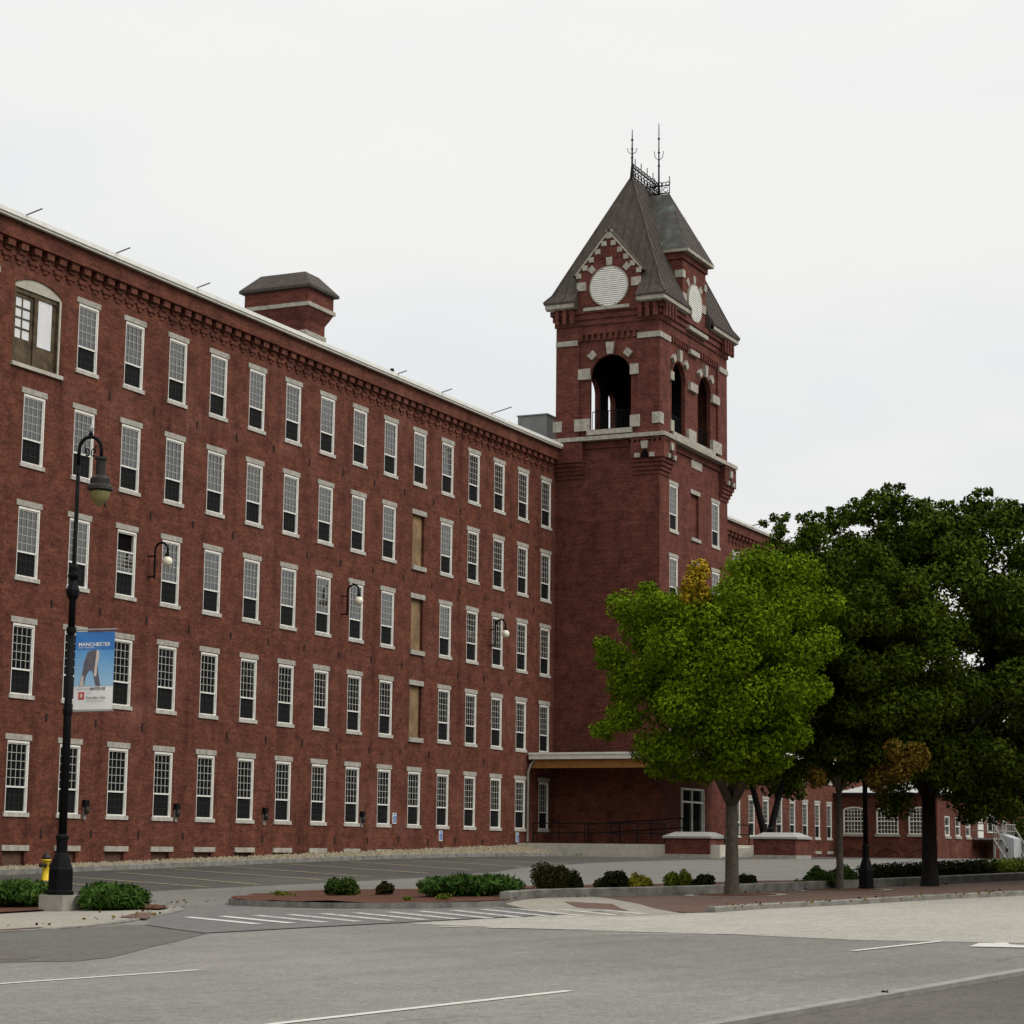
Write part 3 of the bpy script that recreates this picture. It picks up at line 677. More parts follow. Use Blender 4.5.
# ---------------------------------------------------------------- the clock tower
TX0, TX1, TY0, TY1 = 43.25, 53.35, -5.7, .06
tw = thing('clock_tower', ((TX0+TX1)/2, -2.8, -3.8), 'square brick bell tower with pyramid metal roof and round louvred gables', 'tower')
PL = lambda u, w, d_: (TX0+d_, -u, w)      # left face: u runs towards the street
PF = lambda u, w, d_: (u, TY0+d_, w)       # street face
fo = []; fw_ = []; blank = []
for x in (44.5, 47.62, 50.75):
    for z in LZ:
        z -= .06
        if z < 1: continue
        fo.append((round(x+.12, 4), round(x+1.24, 4), round(z-2.53, 4), round(z-.22, 4))); (blank if x == 47.62 else fw_).append((x, z))
fo.append((46.2, 49.7, -3.3, -.35))
mb = MB(); wall_grid(mb, PF, TX0, TX1, -5.2, 17.1, fo, .3)
mb.quad((TX0, 0, -5.2), (TX0, TY0, -5.2), (TX0, TY0, 17.1), (TX0, 0, 17.1)); mb.quad((TX1, TY0, -5.2), (TX1, 0, -5.2), (TX1, 0, 17.1), (TX1, TY0, 17.1))
# corbelled corner blocks below the ledge
def corner(mb, xa, xb, ya, yb, sx, sy):
    mb.box(xa, xb, ya, yb, 16.05, 17.08)
    A = [(xa, ya), (xb, ya), (xb, yb), (xa, yb)]
    for i, (z0, z1) in enumerate(((15.85, 16.05), (15.65, 15.85), (15.45, 15.65), (15.25, 15.45))):
        k = .08*(i+1)
        mb.box(xa+(k if sx < 0 else 0), xb-(k if sx > 0 else 0), ya+(k if sy < 0 else 0), yb, z0, z1)
corner(mb, TX0-.38, TX0+1.35, TY0-.38, TY0+1.45, -1, -1)
corner(mb, TX1-1.35, TX1+.38, TY0-.38, TY0+1.45, 1, -1)
corner(mb, TX0-.38, TX0+.5, -1.6, -.05, -1, 0)
mb.box(TX0-.1, TX1+.1, TY0-.1, TY0-.002, 16.75, 17.08); mb.box(TX0-.1, TX0-.002, -4.1, -1.62, 16.75, 17.08)
# upper stage: piers and arched panels
Z0, Z1 = 17.35, 22.78; RC = .12
def pier(xa, xb, ya, yb): mb.box(xa, xb, ya, yb, Z0, Z1)
pier(TX0, TX0+1.45, TY0, TY0+1.2); pier(TX1-1.45, TX1, TY0, TY0+1.2); pier(TX0, TX0+1.3, TY1-1.3, TY1); pier(TX1-1.3, TX1, TY1-1.3, TY1)
arch_panel(mb, lambda u, w, d_: (TX0+RC+d_, -u, w), -TY1+1.1, 4.52, Z0, Z1, [(2.95, 1.14, 17.72, 20.53)], .22)
arch_panel(mb, lambda u, w, d_: (TX1-RC-d_, -u, w), -TY1+1.25, 4.52, Z0, Z1, [(2.97, 1.12, 17.72, 20.53)], .55)
FA = [(46.2, .97, 17.72, 20.62), (50.05, .97, 17.72, 20.62)]
arch_panel(mb, lambda u, w, d_: (u, TY0+RC+d_, w), TX0+1.4, TX1-1.4, Z0, Z1, FA, .2)
FB = [(47.3, .8, 17.72, 20.62), (49.7, .52, 17.72, 20.62)]
arch_panel(mb, lambda u, w, d_: (u, TY1-RC-d_, w), TX0+1.25, TX1-1.25, Z0, Z1, FB, .3)
# raised brick hoods
arch_ring(mb, lambda u, w, d_: (TX0+RC-.05+d_, -u, w), 2.97, 20.53, 1.12, 1.32, 0, .2)
for u, r, s_, sp_ in FA: arch_ring(mb, lambda u_, w, d_: (u_, TY0+RC-.05+d_, w), u, sp_, .97, 1.15, 0, .2)
# dentils over the arches, frieze and eaves brackets
for i in range(10): y = -1.25-i*.33; mb.box(TX0-.0, TX0+RC, y-.16, y, 22.45, 22.78)
for i in range(20):
    x = TX0+1.55+i*.355; mb.box(x, x+.17, TY0, TY0+RC, 22.45, 22.78)
mb.box(TX0, TX1, TY0, TY0+.3, 22.78, 24.1); mb.box(TX0, TX0+.3, TY0+.3, TY1, 22.78, 24.1); mb.box(TX1-.3, TX1, TY0+.3, TY1, 22.78, 24.1); mb.box(TX0+.3, TX1-.3, TY1-.3, TY1, 22.78, 24.1)
for zz, p_ in ((23.25, .07), (23.55, .15), (23.85, .25)):
    mb.box(TX0-p_, TX1+p_, TY0-p_, TY0-.002, zz, 24.12); mb.box(TX0-p_, TX0-.002, TY0-.002, TY1+p_, zz, 24.12); mb.box(TX1+.002, TX1+p_, TY0-.002, TY1+p_, zz, 24.12)
for i in range(4):
    for x in (TX0-.1+i*.42, TX1-.15-i*.42): mb.box(x, x+.2, TY0-.42, TY0-.252, 23.35, 24.12)
    if i < 3: mb.box(TX0-.42, TX0-.252, TY0+.0+i*.42, TY0+.2+i*.42, 23.35, 24.12); mb.box(TX0-.42, TX0-.252, TY1-.3-i*.42, TY1-.1-i*.42, 23.35, 24.12)
mb.build('wall', 'tower_brick', tw)
MB().box(TX0+.3, TX1-.3, TY0+.3, TY1-.3, 17.1, 17.3).build('belfry_floor', 'black_and_shade', tw)
MB().box(TX0+.31, TX1-.31, TY0+.31, TY1-.31, 22.9, 22.98).build('belfry_ceiling', 'black_and_shade', tw)  # floor and ceiling near black: belfry shade put into the colour
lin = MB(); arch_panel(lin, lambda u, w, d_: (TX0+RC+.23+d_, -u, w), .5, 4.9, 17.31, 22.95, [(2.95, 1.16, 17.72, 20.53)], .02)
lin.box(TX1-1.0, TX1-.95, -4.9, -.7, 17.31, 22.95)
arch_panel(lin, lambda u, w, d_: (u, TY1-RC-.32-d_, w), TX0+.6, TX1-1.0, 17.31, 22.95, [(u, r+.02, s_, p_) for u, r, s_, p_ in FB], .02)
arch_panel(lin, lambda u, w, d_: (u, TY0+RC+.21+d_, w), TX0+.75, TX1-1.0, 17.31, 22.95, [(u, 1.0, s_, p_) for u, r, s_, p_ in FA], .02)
lin.build('belfry_shade_lining', 'black_and_shade', tw)  # dark inner panels added so the arches look shaded inside
# white stone ledge
lg = MB(); e = .45
lg.box(TX0-e, TX1+e, TY0-e, TY0+.02, 17.12, 17.33); lg.box(TX0-e, TX0+.02, TY0+.02, TY1+.1, 17.12, 17.33); lg.box(TX1-.02, TX1+e, TY0+.02, TY1+.1, 17.12, 17.33)
lg.box(TX0-.1, TX0+.5, -4.2, -1.72, 17.47, 17.72)
lg.box(45.0, 51.25, TY0-.1, TY0+.5, 17.47, 17.72)
lg.build('stone_ledge', 'stonewhite', tw)
# dressed stone blocks, each its own piece
def stone(x0, x1, y0, y1, z0, z1): return MB().box(x0, x1, y0, y1, z0, z1).build('dressed_stone', 'stonewhite', tw)
def stoneL(y0, y1, z0, z1, o=.05): return stone(TX0-o, TX0+RC+.02, y0, y1, z0, z1)
def stoneF(x0, x1, z0, z1, o=.05): return stone(x0, x1, TY0-o, TY0+RC+.02, z0, z1)
stoneL(-1.86, -1.2, 20.42, 20.98); stoneL(-4.55, -4.08, 20.48, 21.02); stoneL(-1.84, -1.0, 17.72, 18.35); stoneL(-4.64, -4.09, 17.75, 18.36)
stone(TX0-.055, TX0+.45, TY0-.055, TY0+.4, 17.85, 18.42); stoneL(-.3, .2, 17.75, 18.3)
stone(TX0-.06, TX0+.1, -1.16, TY1, 22.25, 22.52); stone(TX0-.06, TX0+1.47, TY0-.06, TY0+1.22, 22.33, 22.62); stone(TX1-1.3, TX1+.06, TY0-.06, TY0+1.2, 22.33, 22.62)
stoneF(47.6, 48.7, 20.42, 20.86); stoneF(51.02, 52.1, 20.42, 20.86); stoneF(47.35, 48.45, 17.72, 18.3); stoneF(51.0, 52.4, 17.72, 18.35); stoneF(44.75, 45.2, 17.72, 18.3); stoneF(44.75, 45.22, 20.42, 20.86)
stoneF(47.6, 48.9, 22.38, 22.62, .07); stoneF(46.8, 49.6, 23.5, 23.7, .3); stoneF(47.75, 49.3, 16.3, 16.78, .04)
def wedge(P, uc, zc, ang, r0, r1, w0, w1, o=.06):
    ca, sa = math.cos(ang), math.sin(ang); q = []
    for r, w in ((r0, w0), (r1, w1)):
        for s_ in (-1, 1): q.append((uc+ca*r-sa*w*s_/2, zc+sa*r+ca*w*s_/2))
    q = [q[0], q[1], q[3], q[2]]
    m_ = MB(); m_.add([P(*p, -o) for p in q]+[P(*p, .15) for p in q], [(0, 1, 2, 3), (7, 6, 5, 4)]+[(i, (i+1) % 4, 4+(i+1) % 4, 4+i) for i in range(4)])
    return m_.build('dressed_stone', 'stonewhite', tw)
wedge(PL, 2.97, 20.53, PI/2, 1.13, 1.75, .3, .46); wedge(PL, 2.97, 20.53, PI*.27, 1.32, 1.68, .38, .42); wedge(PL, 2.97, 20.53, PI*.73, 1.32, 1.68, .38, .42)
for u, r, s_, sp_ in FA:
    wedge(PF, u, sp_, PI/2, .98, 1.6, .3, .42); wedge(PF, u, sp_, PI*.27, 1.16, 1.5, .36, .4); wedge(PF, u, sp_, PI*.73, 1.16, 1.5, .36, .4)
# little corbel arches on the corner blocks
for P_, u in ((lambda u, w, d_: (TX0-.39+d_, -u, w), 5.05), (lambda u, w, d_: (u, TY0-.39+d_, w), 43.85), (lambda u, w, d_: (u, TY0-.39+d_, w), 52.75)):
    dk = MB(); pts = [P_(u+.2*math.cos(t), 16.16+.26*math.sin(t), -.004) for t in np.linspace(0, PI, 9)]
    dk.poly(pts+[P_(u-.2, 16.06, -.004), P_(u+.2, 16.06, -.004)]); dk.build('corbel_niche', 'dark', tw)
    for du in (-.4, .4):
        MB().prism([P_(u+du-.13, 16.06, 0), P_(u+du+.13, 16.06, 0), P_(u+du+.13, 16.28, 0), P_(u+du-.13, 16.28, 0)], Vector(P_(0, 0, -.1))-Vector(P_(0, 0, 0))).build('dressed_stone', 'stonewhite', tw)
    MB().prism([P_(u-.14, 16.5, 0), P_(u+.14, 16.5, 0), P_(u+.2, 16.88, 0), P_(u-.2, 16.88, 0)], Vector(P_(0, 0, -.1))-Vector(P_(0, 0, 0))).build('dressed_stone', 'stonewhite', tw)
    ho = MB()
    for k in range(-3, 4):
        if k: ho.poly([P_(u+k*.27-.06+a_, 16.86+b_, -.004) for a_, b_ in ((0, 0), (.12, 0), (.12, .13), (0, .13))])
    ho.build('putlog_holes', 'dark', tw)
# belfry railings
def railing(name, p, q, zt, zb, parent, gap=.14, r=.018, mat='iron'):
    m_ = MB(); p = Vector(p); q = Vector(q)
    for z in (zt, zb+.08): m_.tube([(p.x, p.y, z), (q.x, q.y, z)], r*1.4, 5)
    n = int((q-p).length/gap)
    for i in range(n+1): a_ = p.lerp(q, i/n); m_.tube([(a_.x, a_.y, zb), (a_.x, a_.y, zt)], r, 4)
    return m_.build(name, mat, parent)
railing('railing', (TX0+.35, -1.86, 0), (TX0+.35, -4.08, 0), 18.75, 17.73, tw)
for u in (46.2, 50.05): railing('railing', (u-.96, TY0+.35, 0), (u+.96, TY0+.35, 0), 18.75, 17.73, tw); pass
for x, z in fw_: put_window(tw, x, TY0, z)
for x, z in blank:
    b_ = MB().quad((x+.12, TY0+.13, z-2.53), (x+1.24, TY0+.13, z-2.53), (x+1.24, TY0+.13, z-.22), (x+.12, TY0+.13, z-.22)).build('blind_window', 'tower_brick', tw)
    MB().box(x, x+1.38, TY0-.05, TY0+.25, z-.219, z).build('lintel', 'granite', b_); MB().box(x+.07, x+1.4, TY0-.09, TY0+.22, z-2.71, z-2.531).build('sill', 'granite', b_)
# entrance doors
dr = MB()
for xx in (46.2, 46.5, 47.9, 49.35, 49.62): dr.box(xx, xx+.08, TY0+.02, TY0+.14, -3.25, -.35)
dr.box(46.2, 49.7, TY0+.02, TY0+.14, -.45, -.352); dr.box(46.2, 49.7, TY0+.03, TY0+.13, -1.1, -1.0)
ed = dr.build('entrance_door', 'white', tw); MB().quad((46.2, TY0+.1, -3.3), (49.7, TY0+.1, -3.3), (49.7, TY0+.1, -.36), (46.2, TY0+.1, -.36)).build('door_glass', 'doorglass', ed)
# eaves: white fascia broken by the two dormers
EX0, EX1, EY0, EY1 = 42.65, 53.9, -6.2, .45
def fascia(*b_): MB().box(*b_).build('eaves_fascia', 'stonewhite', tw)
for a, b in ((EX0, 46.4), (49.8, EX1)): fascia(a, b, EY0, EY0+.12, 24.17, 24.4); fascia(a+.12, b, EY0+.121, TY0-.26, 24.122, 24.169)
for a, b in ((EY1, -1.22), (-4.62, EY0+.121)): fascia(EX0, EX0+.12, a, b, 24.17, 24.4); fascia(EX0+.121, TX0-.26, a, b if b > -5 else EY0+.122, 24.122, 24.168)
fascia(EX1-.12, EX1, EY0+.121, EY1, 24.17, 24.4)
# main hipped roof with a bell-cast foot and standing seams
RZ = 32.; RA, RB, RYc = 46.4, 50.3, -2.88
def rect(t, z):
    return [(EX0-.06+(RA-EX0+.06)*t, EY0-.06+(RYc-EY0+.06)*t, z), (EX1+.06+(RB-EX1-.06)*t, EY0-.06+(RYc-EY0+.06)*t, z), (EX1+.06+(RB-EX1-.06)*t, EY1+.06+(RYc-EY1-.06)*t, z), (EX0-.06+(RA-EX0+.06)*t, EY1+.06+(RYc-EY1-.06)*t, z)]
LV = [(0, 24.4), (0, 24.5), (.1, 24.95), (.2, 25.75), (.985, 31.95), (1, 32.)]
rf = MB()
TC = {3: (TX0-(EX0-.06))/(RA-EX0+.06), 0: (TY0-(EY0-.06))/(RYc-EY0+.06)}     # where the slope passes the wall face
BAY = {3: (1, -4.62, -1.22), 0: (0, 46.4, 49.8)}                          # the gable and the dormer interrupt the eaves here
def zat(t):
    for (t0, z0), (t1, z1) in zip(LV[1:], LV[2:]):
        if t0 <= t <= t1: return z0+(z1-z0)*(t-t0)/(t1-t0)
for k in range(4):
    lv_ = list(LV)
    if k in BAY: lv_ = sorted(lv_+[(TC[k], zat(TC[k]))], key=lambda q: (q[0], q[1]))
    for (t0, z0), (t1, z1) in zip(lv_, lv_[1:]):
        A, B = rect(t0, z0), rect(t1, z1); a0, a1, b1, b0 = A[k], A[(k+1) % 4], B[(k+1) % 4], B[k]
        if k in BAY and t1 <= TC[k]+1e-6:
            ax_, lo_b, hi_b = BAY[k]
            def at(p, q, c): f = (c-p[ax_])/(q[ax_]-p[ax_]); return tuple(p[i]+(q[i]-p[i])*f for i in range(3))
            first, second = (lo_b, hi_b) if a0[ax_] < a1[ax_] else (hi_b, lo_b)
            rf.quad(a0, at(a0, a1, first), at(b0, b1, first), b0); rf.quad(at(a0, a1, second), a1, b1, at(b0, b1, second))
        else: rf.quad(a0, a1, b1, b0)
for k, (ax_, lo_b, hi_b) in BAY.items():      # closed ends of the cut eaves
    for c in (lo_b, hi_b):
        pr_ = [(t, z) for t, z in LV[1:] if t < TC[k]]+[(TC[k], zat(TC[k])), (TC[k], 24.13), (0, 24.13)]
        rf.poly([((rect(t, z)[3][0], c, z) if k == 3 else (c, rect(t, z)[0][1], z)) for t, z in pr_])
for side in (0, 1, 3):
    A = [Vector(rect(t, z)[side]) for t, z in LV[1:]]; B = [Vector(rect(t, z)[(side+1) % 4]) for t, z in LV[1:]]
    n = 20 if side == 0 else 13
    L0 = (B[0]-A[0]).length
    for i in range(1, n):
        # seams run straight up the slope and stop at the hips
        base_p = A[0].lerp(B[0], i/n); path = [base_p]; d_along = (B[0]-A[0]).normalized(); s0 = (base_p-A[0]).dot(d_along)
        for k in range(1, len(A)):
            la = (A[k]-A[0]).dot(d_along); lb = (B[k]-A[0]).dot(d_along)
            if la <= s0 <= lb: path.append(A[k]+(B[k]-A[k])*((s0-la)/max(1e-6, lb-la)))
            else:
                la0 = (A[k-1]-A[0]).dot(d_along); lb0 = (B[k-1]-A[0]).dot(d_along)
                f = (s0-la0)/(la-la0) if s0 < la else (lb0-s0)/(lb0-lb)
                path.append(A[k-1].lerp(A[k], f) if s0 < la else B[k-1].lerp(B[k], f)); break
        if side in BAY and BAY[side][1]-.1 < base_p[BAY[side][0]] < BAY[side][2]+.1:
            i0 = 1 if side == 3 else 0
            face = TX0 if side == 3 else TY0
            cut = [p for p in path if p[1-BAY[side][0]] > face]
            path = cut if len(cut) > 1 else []
        if len(path) > 1: rf.tube(path, .035, 4)
for k in range(4): rf.tube([rect(t, z)[k] for t, z in LV[1:]], .06, 5)
rf.build('roof', 'roof', tw)
# side gable with round louvre
def louvre(P, uc, zc, R, parent):
    ri = MB(); arch_ring(ri, P, uc, zc, R, R+.06, -.10, .05, 0, 2*PI, 32); o_ = ri.build('louvre_frame', 'stonewhite', parent)
    s_ = MB(); n = 19
    for i in range(n):
        z = zc-R+2*R*(i+.5)/n; c = math.sqrt(max(.01, R*R-(z-zc)**2))
        q = [P(uc-c, z-.046, -.09), P(uc+c, z-.046, -.09), P(uc+c, z+.0, -.03), P(uc-c, z+.0, -.03)]
        s_.add(q+[P(uc-c, z+.026, -.09), P(uc+c, z+.026, -.09), P(uc+c, z+.06, -.03), P(uc-c, z+.06, -.03)], [(0, 1, 2, 3), (4, 7, 6, 5), (0, 4, 5, 1), (1, 5, 6, 2), (2, 6, 7, 3), (3, 7, 4, 0)])
    s_.build('louvre_slats', 'white', o_)
    MB().poly([P(uc+R*math.cos(t), zc+R*math.sin(t), -.01) for t in np.linspace(0, 2*PI, 33)[:-1]]).build('louvre_void', 'dark', o_)
    return o_
gm = MB(); gy, gw = 2.92, 1.84
GP = [(gy-1.7, 23.7), (gy+1.7, 23.7), (gy+1.7, 24.9), (gy+gw-.1, 24.9), (gy+gw-.1, 26.1), (gy, 28.15), (gy-gw+.1, 26.1), (gy-gw+.1, 24.9), (gy-1.7, 24.9)]
gm.prism([PL(u, w, -.08) for u, w in GP], (4.2, 0, 0))
for k in range(9): gm.box(TX0-.13, TX0-.075, -gy-.85+k*.2, -gy-.75+k*.2, 26.72, 26.9)
gb = gm.build('gable', 'tower_brick', tw)
gr = MB()
for s_ in (-1, 1):
    a = Vector(PL(gy+s_*(gw+.12), 25.95, -.16)); b = Vector(PL(gy, 28.3, -.16))
    gr.add([a, b, b+Vector((4.6, 0, 0)), a+Vector((4.6, 0, 0)), a-Vector((0, 0, .1)), b-Vector((0, 0, .1)), b+Vector((4.6, 0, -.1)), a+Vector((4.6, 0, -.1))], [(0, 1, 2, 3), (7, 6, 5, 4), (0, 4, 5, 1), (1, 5, 6, 2), (2, 6, 7, 3), (3, 7, 4, 0)])
gr.build('gable_roof', 'roof', gb)
for s_ in (-1, 1):
    cpn = MB(); a = (gy+s_*(gw+.05), 25.98); b = (gy, 28.2); ln = Vector((b[0]-a[0], b[1]-a[1])).normalized(); nn = Vector((-ln.y, ln.x))*(.09 if s_ < 0 else -.09)
    cpn.prism([PL(a[0], a[1], -.17), PL(b[0], b[1], -.17), PL(b[0]-nn.x, b[1]-nn.y, -.17), PL(a[0]-nn.x, a[1]-nn.y, -.17)], (.1, 0, 0)); cpn.build('coping', 'stonewhite', gb)
    for k in range(5):
        u = gy+s_*(gw-.16-k*.355); z = 26.12+k*.4-.2
        MB().box(TX0-.15, TX0-.06, -u-.14, -u+.14, z-.15, z+.11).build('dressed_stone', 'stonewhite', gb)
    MB().box(TX0-.15, TX0-.06, -(gy+s_*1.52)-.26, -(gy+s_*1.52)+.26, 25.1, 25.55).build('dressed_stone', 'stonewhite', gb)
MB().box(TX0-.16, TX0-.06, -gy-.17, -gy+.17, 27.75, 28.22).build('dressed_stone', 'stonewhite', gb)
MB().box(TX0-.34, TX0+.1, -4.15, -1.6, 23.95, 24.12).build('gable_sill', 'stonewhite', gb)
lo_ = louvre(lambda u, w, d_: (TX0-.08+d_, -u, w), gy+.03, 25.2, 1.02, tw)
for an, r0, r1 in ((PI/2, 1.14, 1.55), (PI*.25, 1.2, 1.55), (PI*.75, 1.2, 1.55)): wedge(lambda u, w, d_: (TX0-.08+d_, -u, w), gy+.03, 25.2, an, r0, r1, .3, .36)
# street-side dormer with its own steep hipped roof
DX0, DX1, DY = 46.35, 49.85, TY0-.06; dc = 48.1
dm = MB().box(DX0, DX1, DY, -2.6, 23.71, 27.55).box(DX0-.1, DX1+.1, DY-.1, -3, 27.2, 27.55).build('dormer', 'tower_brick', tw)
ER = [(DX0-.25, DY-.4, 27.72), (DX1+.3, DY-.4, 27.72), (DX1+.3, -3.0, 27.72), (DX0-.25, -3.0, 27.72)]
dro = MB(); r0_, r1_ = (48.25, -4.3, 31.45), (48.25, -2.7, 31.45)
dro.add([ER[1], ER[2], r1_, r0_], [(0, 1, 2, 3)]); dro.add([ER[0], ER[1], r0_], [(0, 1, 2)])
for i in range(1, 6):
    p = Vector(ER[0]).lerp(Vector(ER[1]), i/6); q = Vector(r0_); f = 1-abs(i/6-.5)*2; dro.tube([p, Vector((p.x, p.y+(q.y-p.y)*f, p.z+(q.z-p.z)*f))], .03, 4)
dro.build('dormer_roof', 'roof', dm)
MB().add([ER[3], ER[0], r0_, r1_], [(0, 1, 2, 3)]).build('dormer_roof_flank', 'patina', dm)
MB().box(DX0-.24, DX1+.29, DY-.39, -3.1, 27.551, 27.715).build('dormer_fascia', 'stonewhite', dm)
louvre(lambda u, w, d_: (u, DY+d_, w), 48.05, 25.15, .98, tw)
PD = lambda u, w, d_: (u, DY+d_, w)
for an, r0, r1 in ((PI/2, 1.1, 1.5), (PI*.25, 1.16, 1.5), (PI*.75, 1.16, 1.5)): wedge(PD, 48.05, 25.15, an, r0, r1, .3, .36)
for s_ in (-1, 1): MB().box(48.05+s_*1.45-.26, 48.05+s_*1.45+.26, DY-.05, DY+.05, 24.95, 25.4).build('dressed_stone', 'stonewhite', dm)
MB().box(DX0-.06, DX0+.3, DY-.06, DY+.4, 26.2, 26.6).build('dressed_stone', 'stonewhite', dm); MB().box(DX1-.3, DX1+.06, DY-.06, DY+.4, 26.2, 26.6).build('dressed_stone', 'stonewhite', dm)
# iron cresting and finials
def cresting(p, q, hgt):
    m_ = MB(); p = Vector(p); q = Vector(q); L = (q-p).length; d_ = (q-p)/L; n = max(2, round(L/.42)); Z = Vector((0, 0, 1))
    m_.tube([p+Z*.06, q+Z*.06], .04, 5); m_.tube([p+Z*hgt*.55, q+Z*hgt*.55], .025, 5)
    for i in range(n+1):
        c = p+d_*L*i/n; m_.tube([c, c+Z*hgt*(1.15 if i % 2 else .82)], .026, 5)
        m_.tube([c+Z*hgt*.75-d_*.08, c+Z*hgt*.75+d_*.08], .015, 4)
        if i < n:
            for s_, zc, rr_ in ((.5, .3, .13), (.28, .68, .1), (.74, .7, .1)):
                o_ = c+d_*L/n*s_; m_.tube([o_+(d_*math.cos(t)+Z*math.sin(t))*rr_+Z*hgt*zc for t in np.linspace(.4, 2*PI-.2, 11)], .024, 4)
    return m_.build('cresting', 'iron', tw)
cresting((RA, RYc, RZ), (RB, RYc, RZ), 1.0); cresting((48.25, -3.0, 31.45), (48.25, -4.3, 31.45), .85)
for (x, y, z, L) in ((RA, RYc, RZ-.2, 2.85), (RB, RYc, RZ-.2, 4.45)):
    m_ = MB(); m_.tube([(x, y, z), (x, y, z+.9), (x, y, z+L)], [.15, .055, .022], 7)
    for f in (.45, .62, .8): m_.lathe([(.02, -.08), (.085, 0), (.02, .08)], (x, y, z+L*f), 7)
    for t in range(4):
        a = PI/2*t+.3; m_.tube([(x, y, z+L*.52), (x+.2*math.cos(a), y+.2*math.sin(a), z+L*.56), (x+.26*math.cos(a), y+.26*math.sin(a), z+L*.64)], .022, 4)
    m_.build('finial', 'iron', tw)

# ---------------------------------------------------------------- entrance canopy, landing, walls, rails
can = thing('entrance_canopy', (44, -6, -3.8), 'flat entrance canopy with white edge and tan timber beam at the tower foot', 'canopy')
CX0, CX1, CY0 = 40.0, 50.6, -12.6
cf = MB(); cf.box(CX0, CX0+.1, CY0, -.1, .84, 1.14); cf.box(CX0+.1, CX1, CY0, CY0+.1, .84, 1.14); cf.box(CX1-.1, CX1, CY0+.1, TY0-.02, .84, 1.14); cf.box(CX0-.06, CX0, CY0, -.1, 1.06, 1.16)
cf.build('fascia', 'white', can)
rfm = MB(); rfm.box(CX0+.1, CX1-.1, CY0+.1, TY0-.01, 1.0, 1.1); rfm.box(CX0+.1, TX0-.01, TY0-.01, -.1, 1.0, 1.1); rfm.build('deck', 'black_and_shade', can)
bmn = MB(); bmn.box(CX0+.25, CX0+.5, CY0+.3, -.12, .42, .99); bmn.box(CX0+.5, CX1-.3, CY0+.3, CY0+.55, .42, .99); bmn.build('beam', 'soffit', can)
jj = MB()
for i in range(11): jj.box(CX0+.5, TX0-.02 if -1.1*i-.6 > TY0 else CX1-.3, -1.1*i-.7, -1.1*i-.6, .7, .99)
jj.build('joists', 'black_and_shade', can)
dp = MB(); dp.tube([(40.3, -.35, .9), (40.05, -.18, .55), (39.95, -.1, .2), (39.95, -.1, -3.15)], .055, 8); dp.build('downspout', 'railgrey', can)
lp = MB(); lp.box(38.9, 50.4, -10.4, -.02, -4.6, -3.22); lp.box(39.2, 43.2, -12.4, -10.4, -4.6, -3.75)
lp.box(40.4, 43.2, -11.85, -10.4, -4.6, -3.55); lp.box(41.0, 43.2, -11.85, -10.4, -4.6, -3.36); lp.box(43.2, 45.0, -12.7, -10.4, -4.6, -3.24)
structure(lp.build('entrance_landing', 'pale_concrete'))
for y0, y1, lab in ((-9.95, -7.75, 'low brick pier with pale sloping cap left of the entrance steps'), (-14.1, -12.1, 'low brick pier with pale sloping cap right of the entrance steps')):
    t = thing('brick_pier', (40.4, (y0+y1)/2, -3.8), lab, 'pier', 'brick piers flanking the entrance steps')
    MB().box(38.75, 40.9, y0, y1, -4.3, -2.93).build('pier_body', 'tower_brick', t); MB().box(38.7, 40.95, y0-.05, y1+.05, -3.86, -3.66).build('plinth', 'concrete', t)
    a, b, c, d_ = 38.65, 41.0, y0-.1, y1+.1; cpx = MB(); zt = -2.63
    cpx.add([(a, c, -2.93), (b, c, -2.93), (b, d_, -2.93), (a, d_, -2.93), (a, c, -2.84), (b, c, -2.84), (b, d_, -2.84), (a, d_, -2.84), (a+.6, c+.42, zt), (b-.6, c+.42, zt), (b-.6, d_-.42, zt), (a+.6, d_-.42, zt)],
            [(0, 3, 2, 1), (0, 1, 5, 4), (1, 2, 6, 5), (2, 3, 7, 6), (3, 0, 4, 7), (4, 5, 9, 8), (5, 6, 10, 9), (6, 7, 11, 10), (7, 4, 8, 11), (8, 9, 10, 11)]); cpx.build('cap', 'cappale', t)
def handrail(lab, pts, hts=(.5, .95), posts=1.5):
    m_ = MB()
    for hz in hts: m_.tube([(x, y, z+hz) for x, y, z in pts], .03, 6)
    for a, b in zip(pts, pts[1:]):
        a = Vector(a); b = Vector(b); n = max(1, round((b-a).length/posts))
        for i in range(n+1): c = a.lerp(b, i/n); m_.tube([c, c+Vector((0, 0, hts[-1]))], .03, 6)
    return tag(m_.build('handrail', 'iron'), lab, 'railing')
handrail('long black pipe railing on the edge of the access ramp', [(39.1, -.8, -3.22), (39.1, -7.6, -3.22)])
handrail('black sloping ramp railing against the dark tower wall', [(42.6, -2.2, -3.22), (42.6, -7.2, -2.9)])
handrail('black stair railing against the left brick pier', [(39.7, -10.35, -3.8), (41.4, -10.35, -3.22), (43.2, -10.35, -3.22)])
handrail('black stair railing against the right brick pier', [(39.7, -11.9, -3.8), (41.4, -11.9, -3.4), (43.2, -11.9, -3.22)])

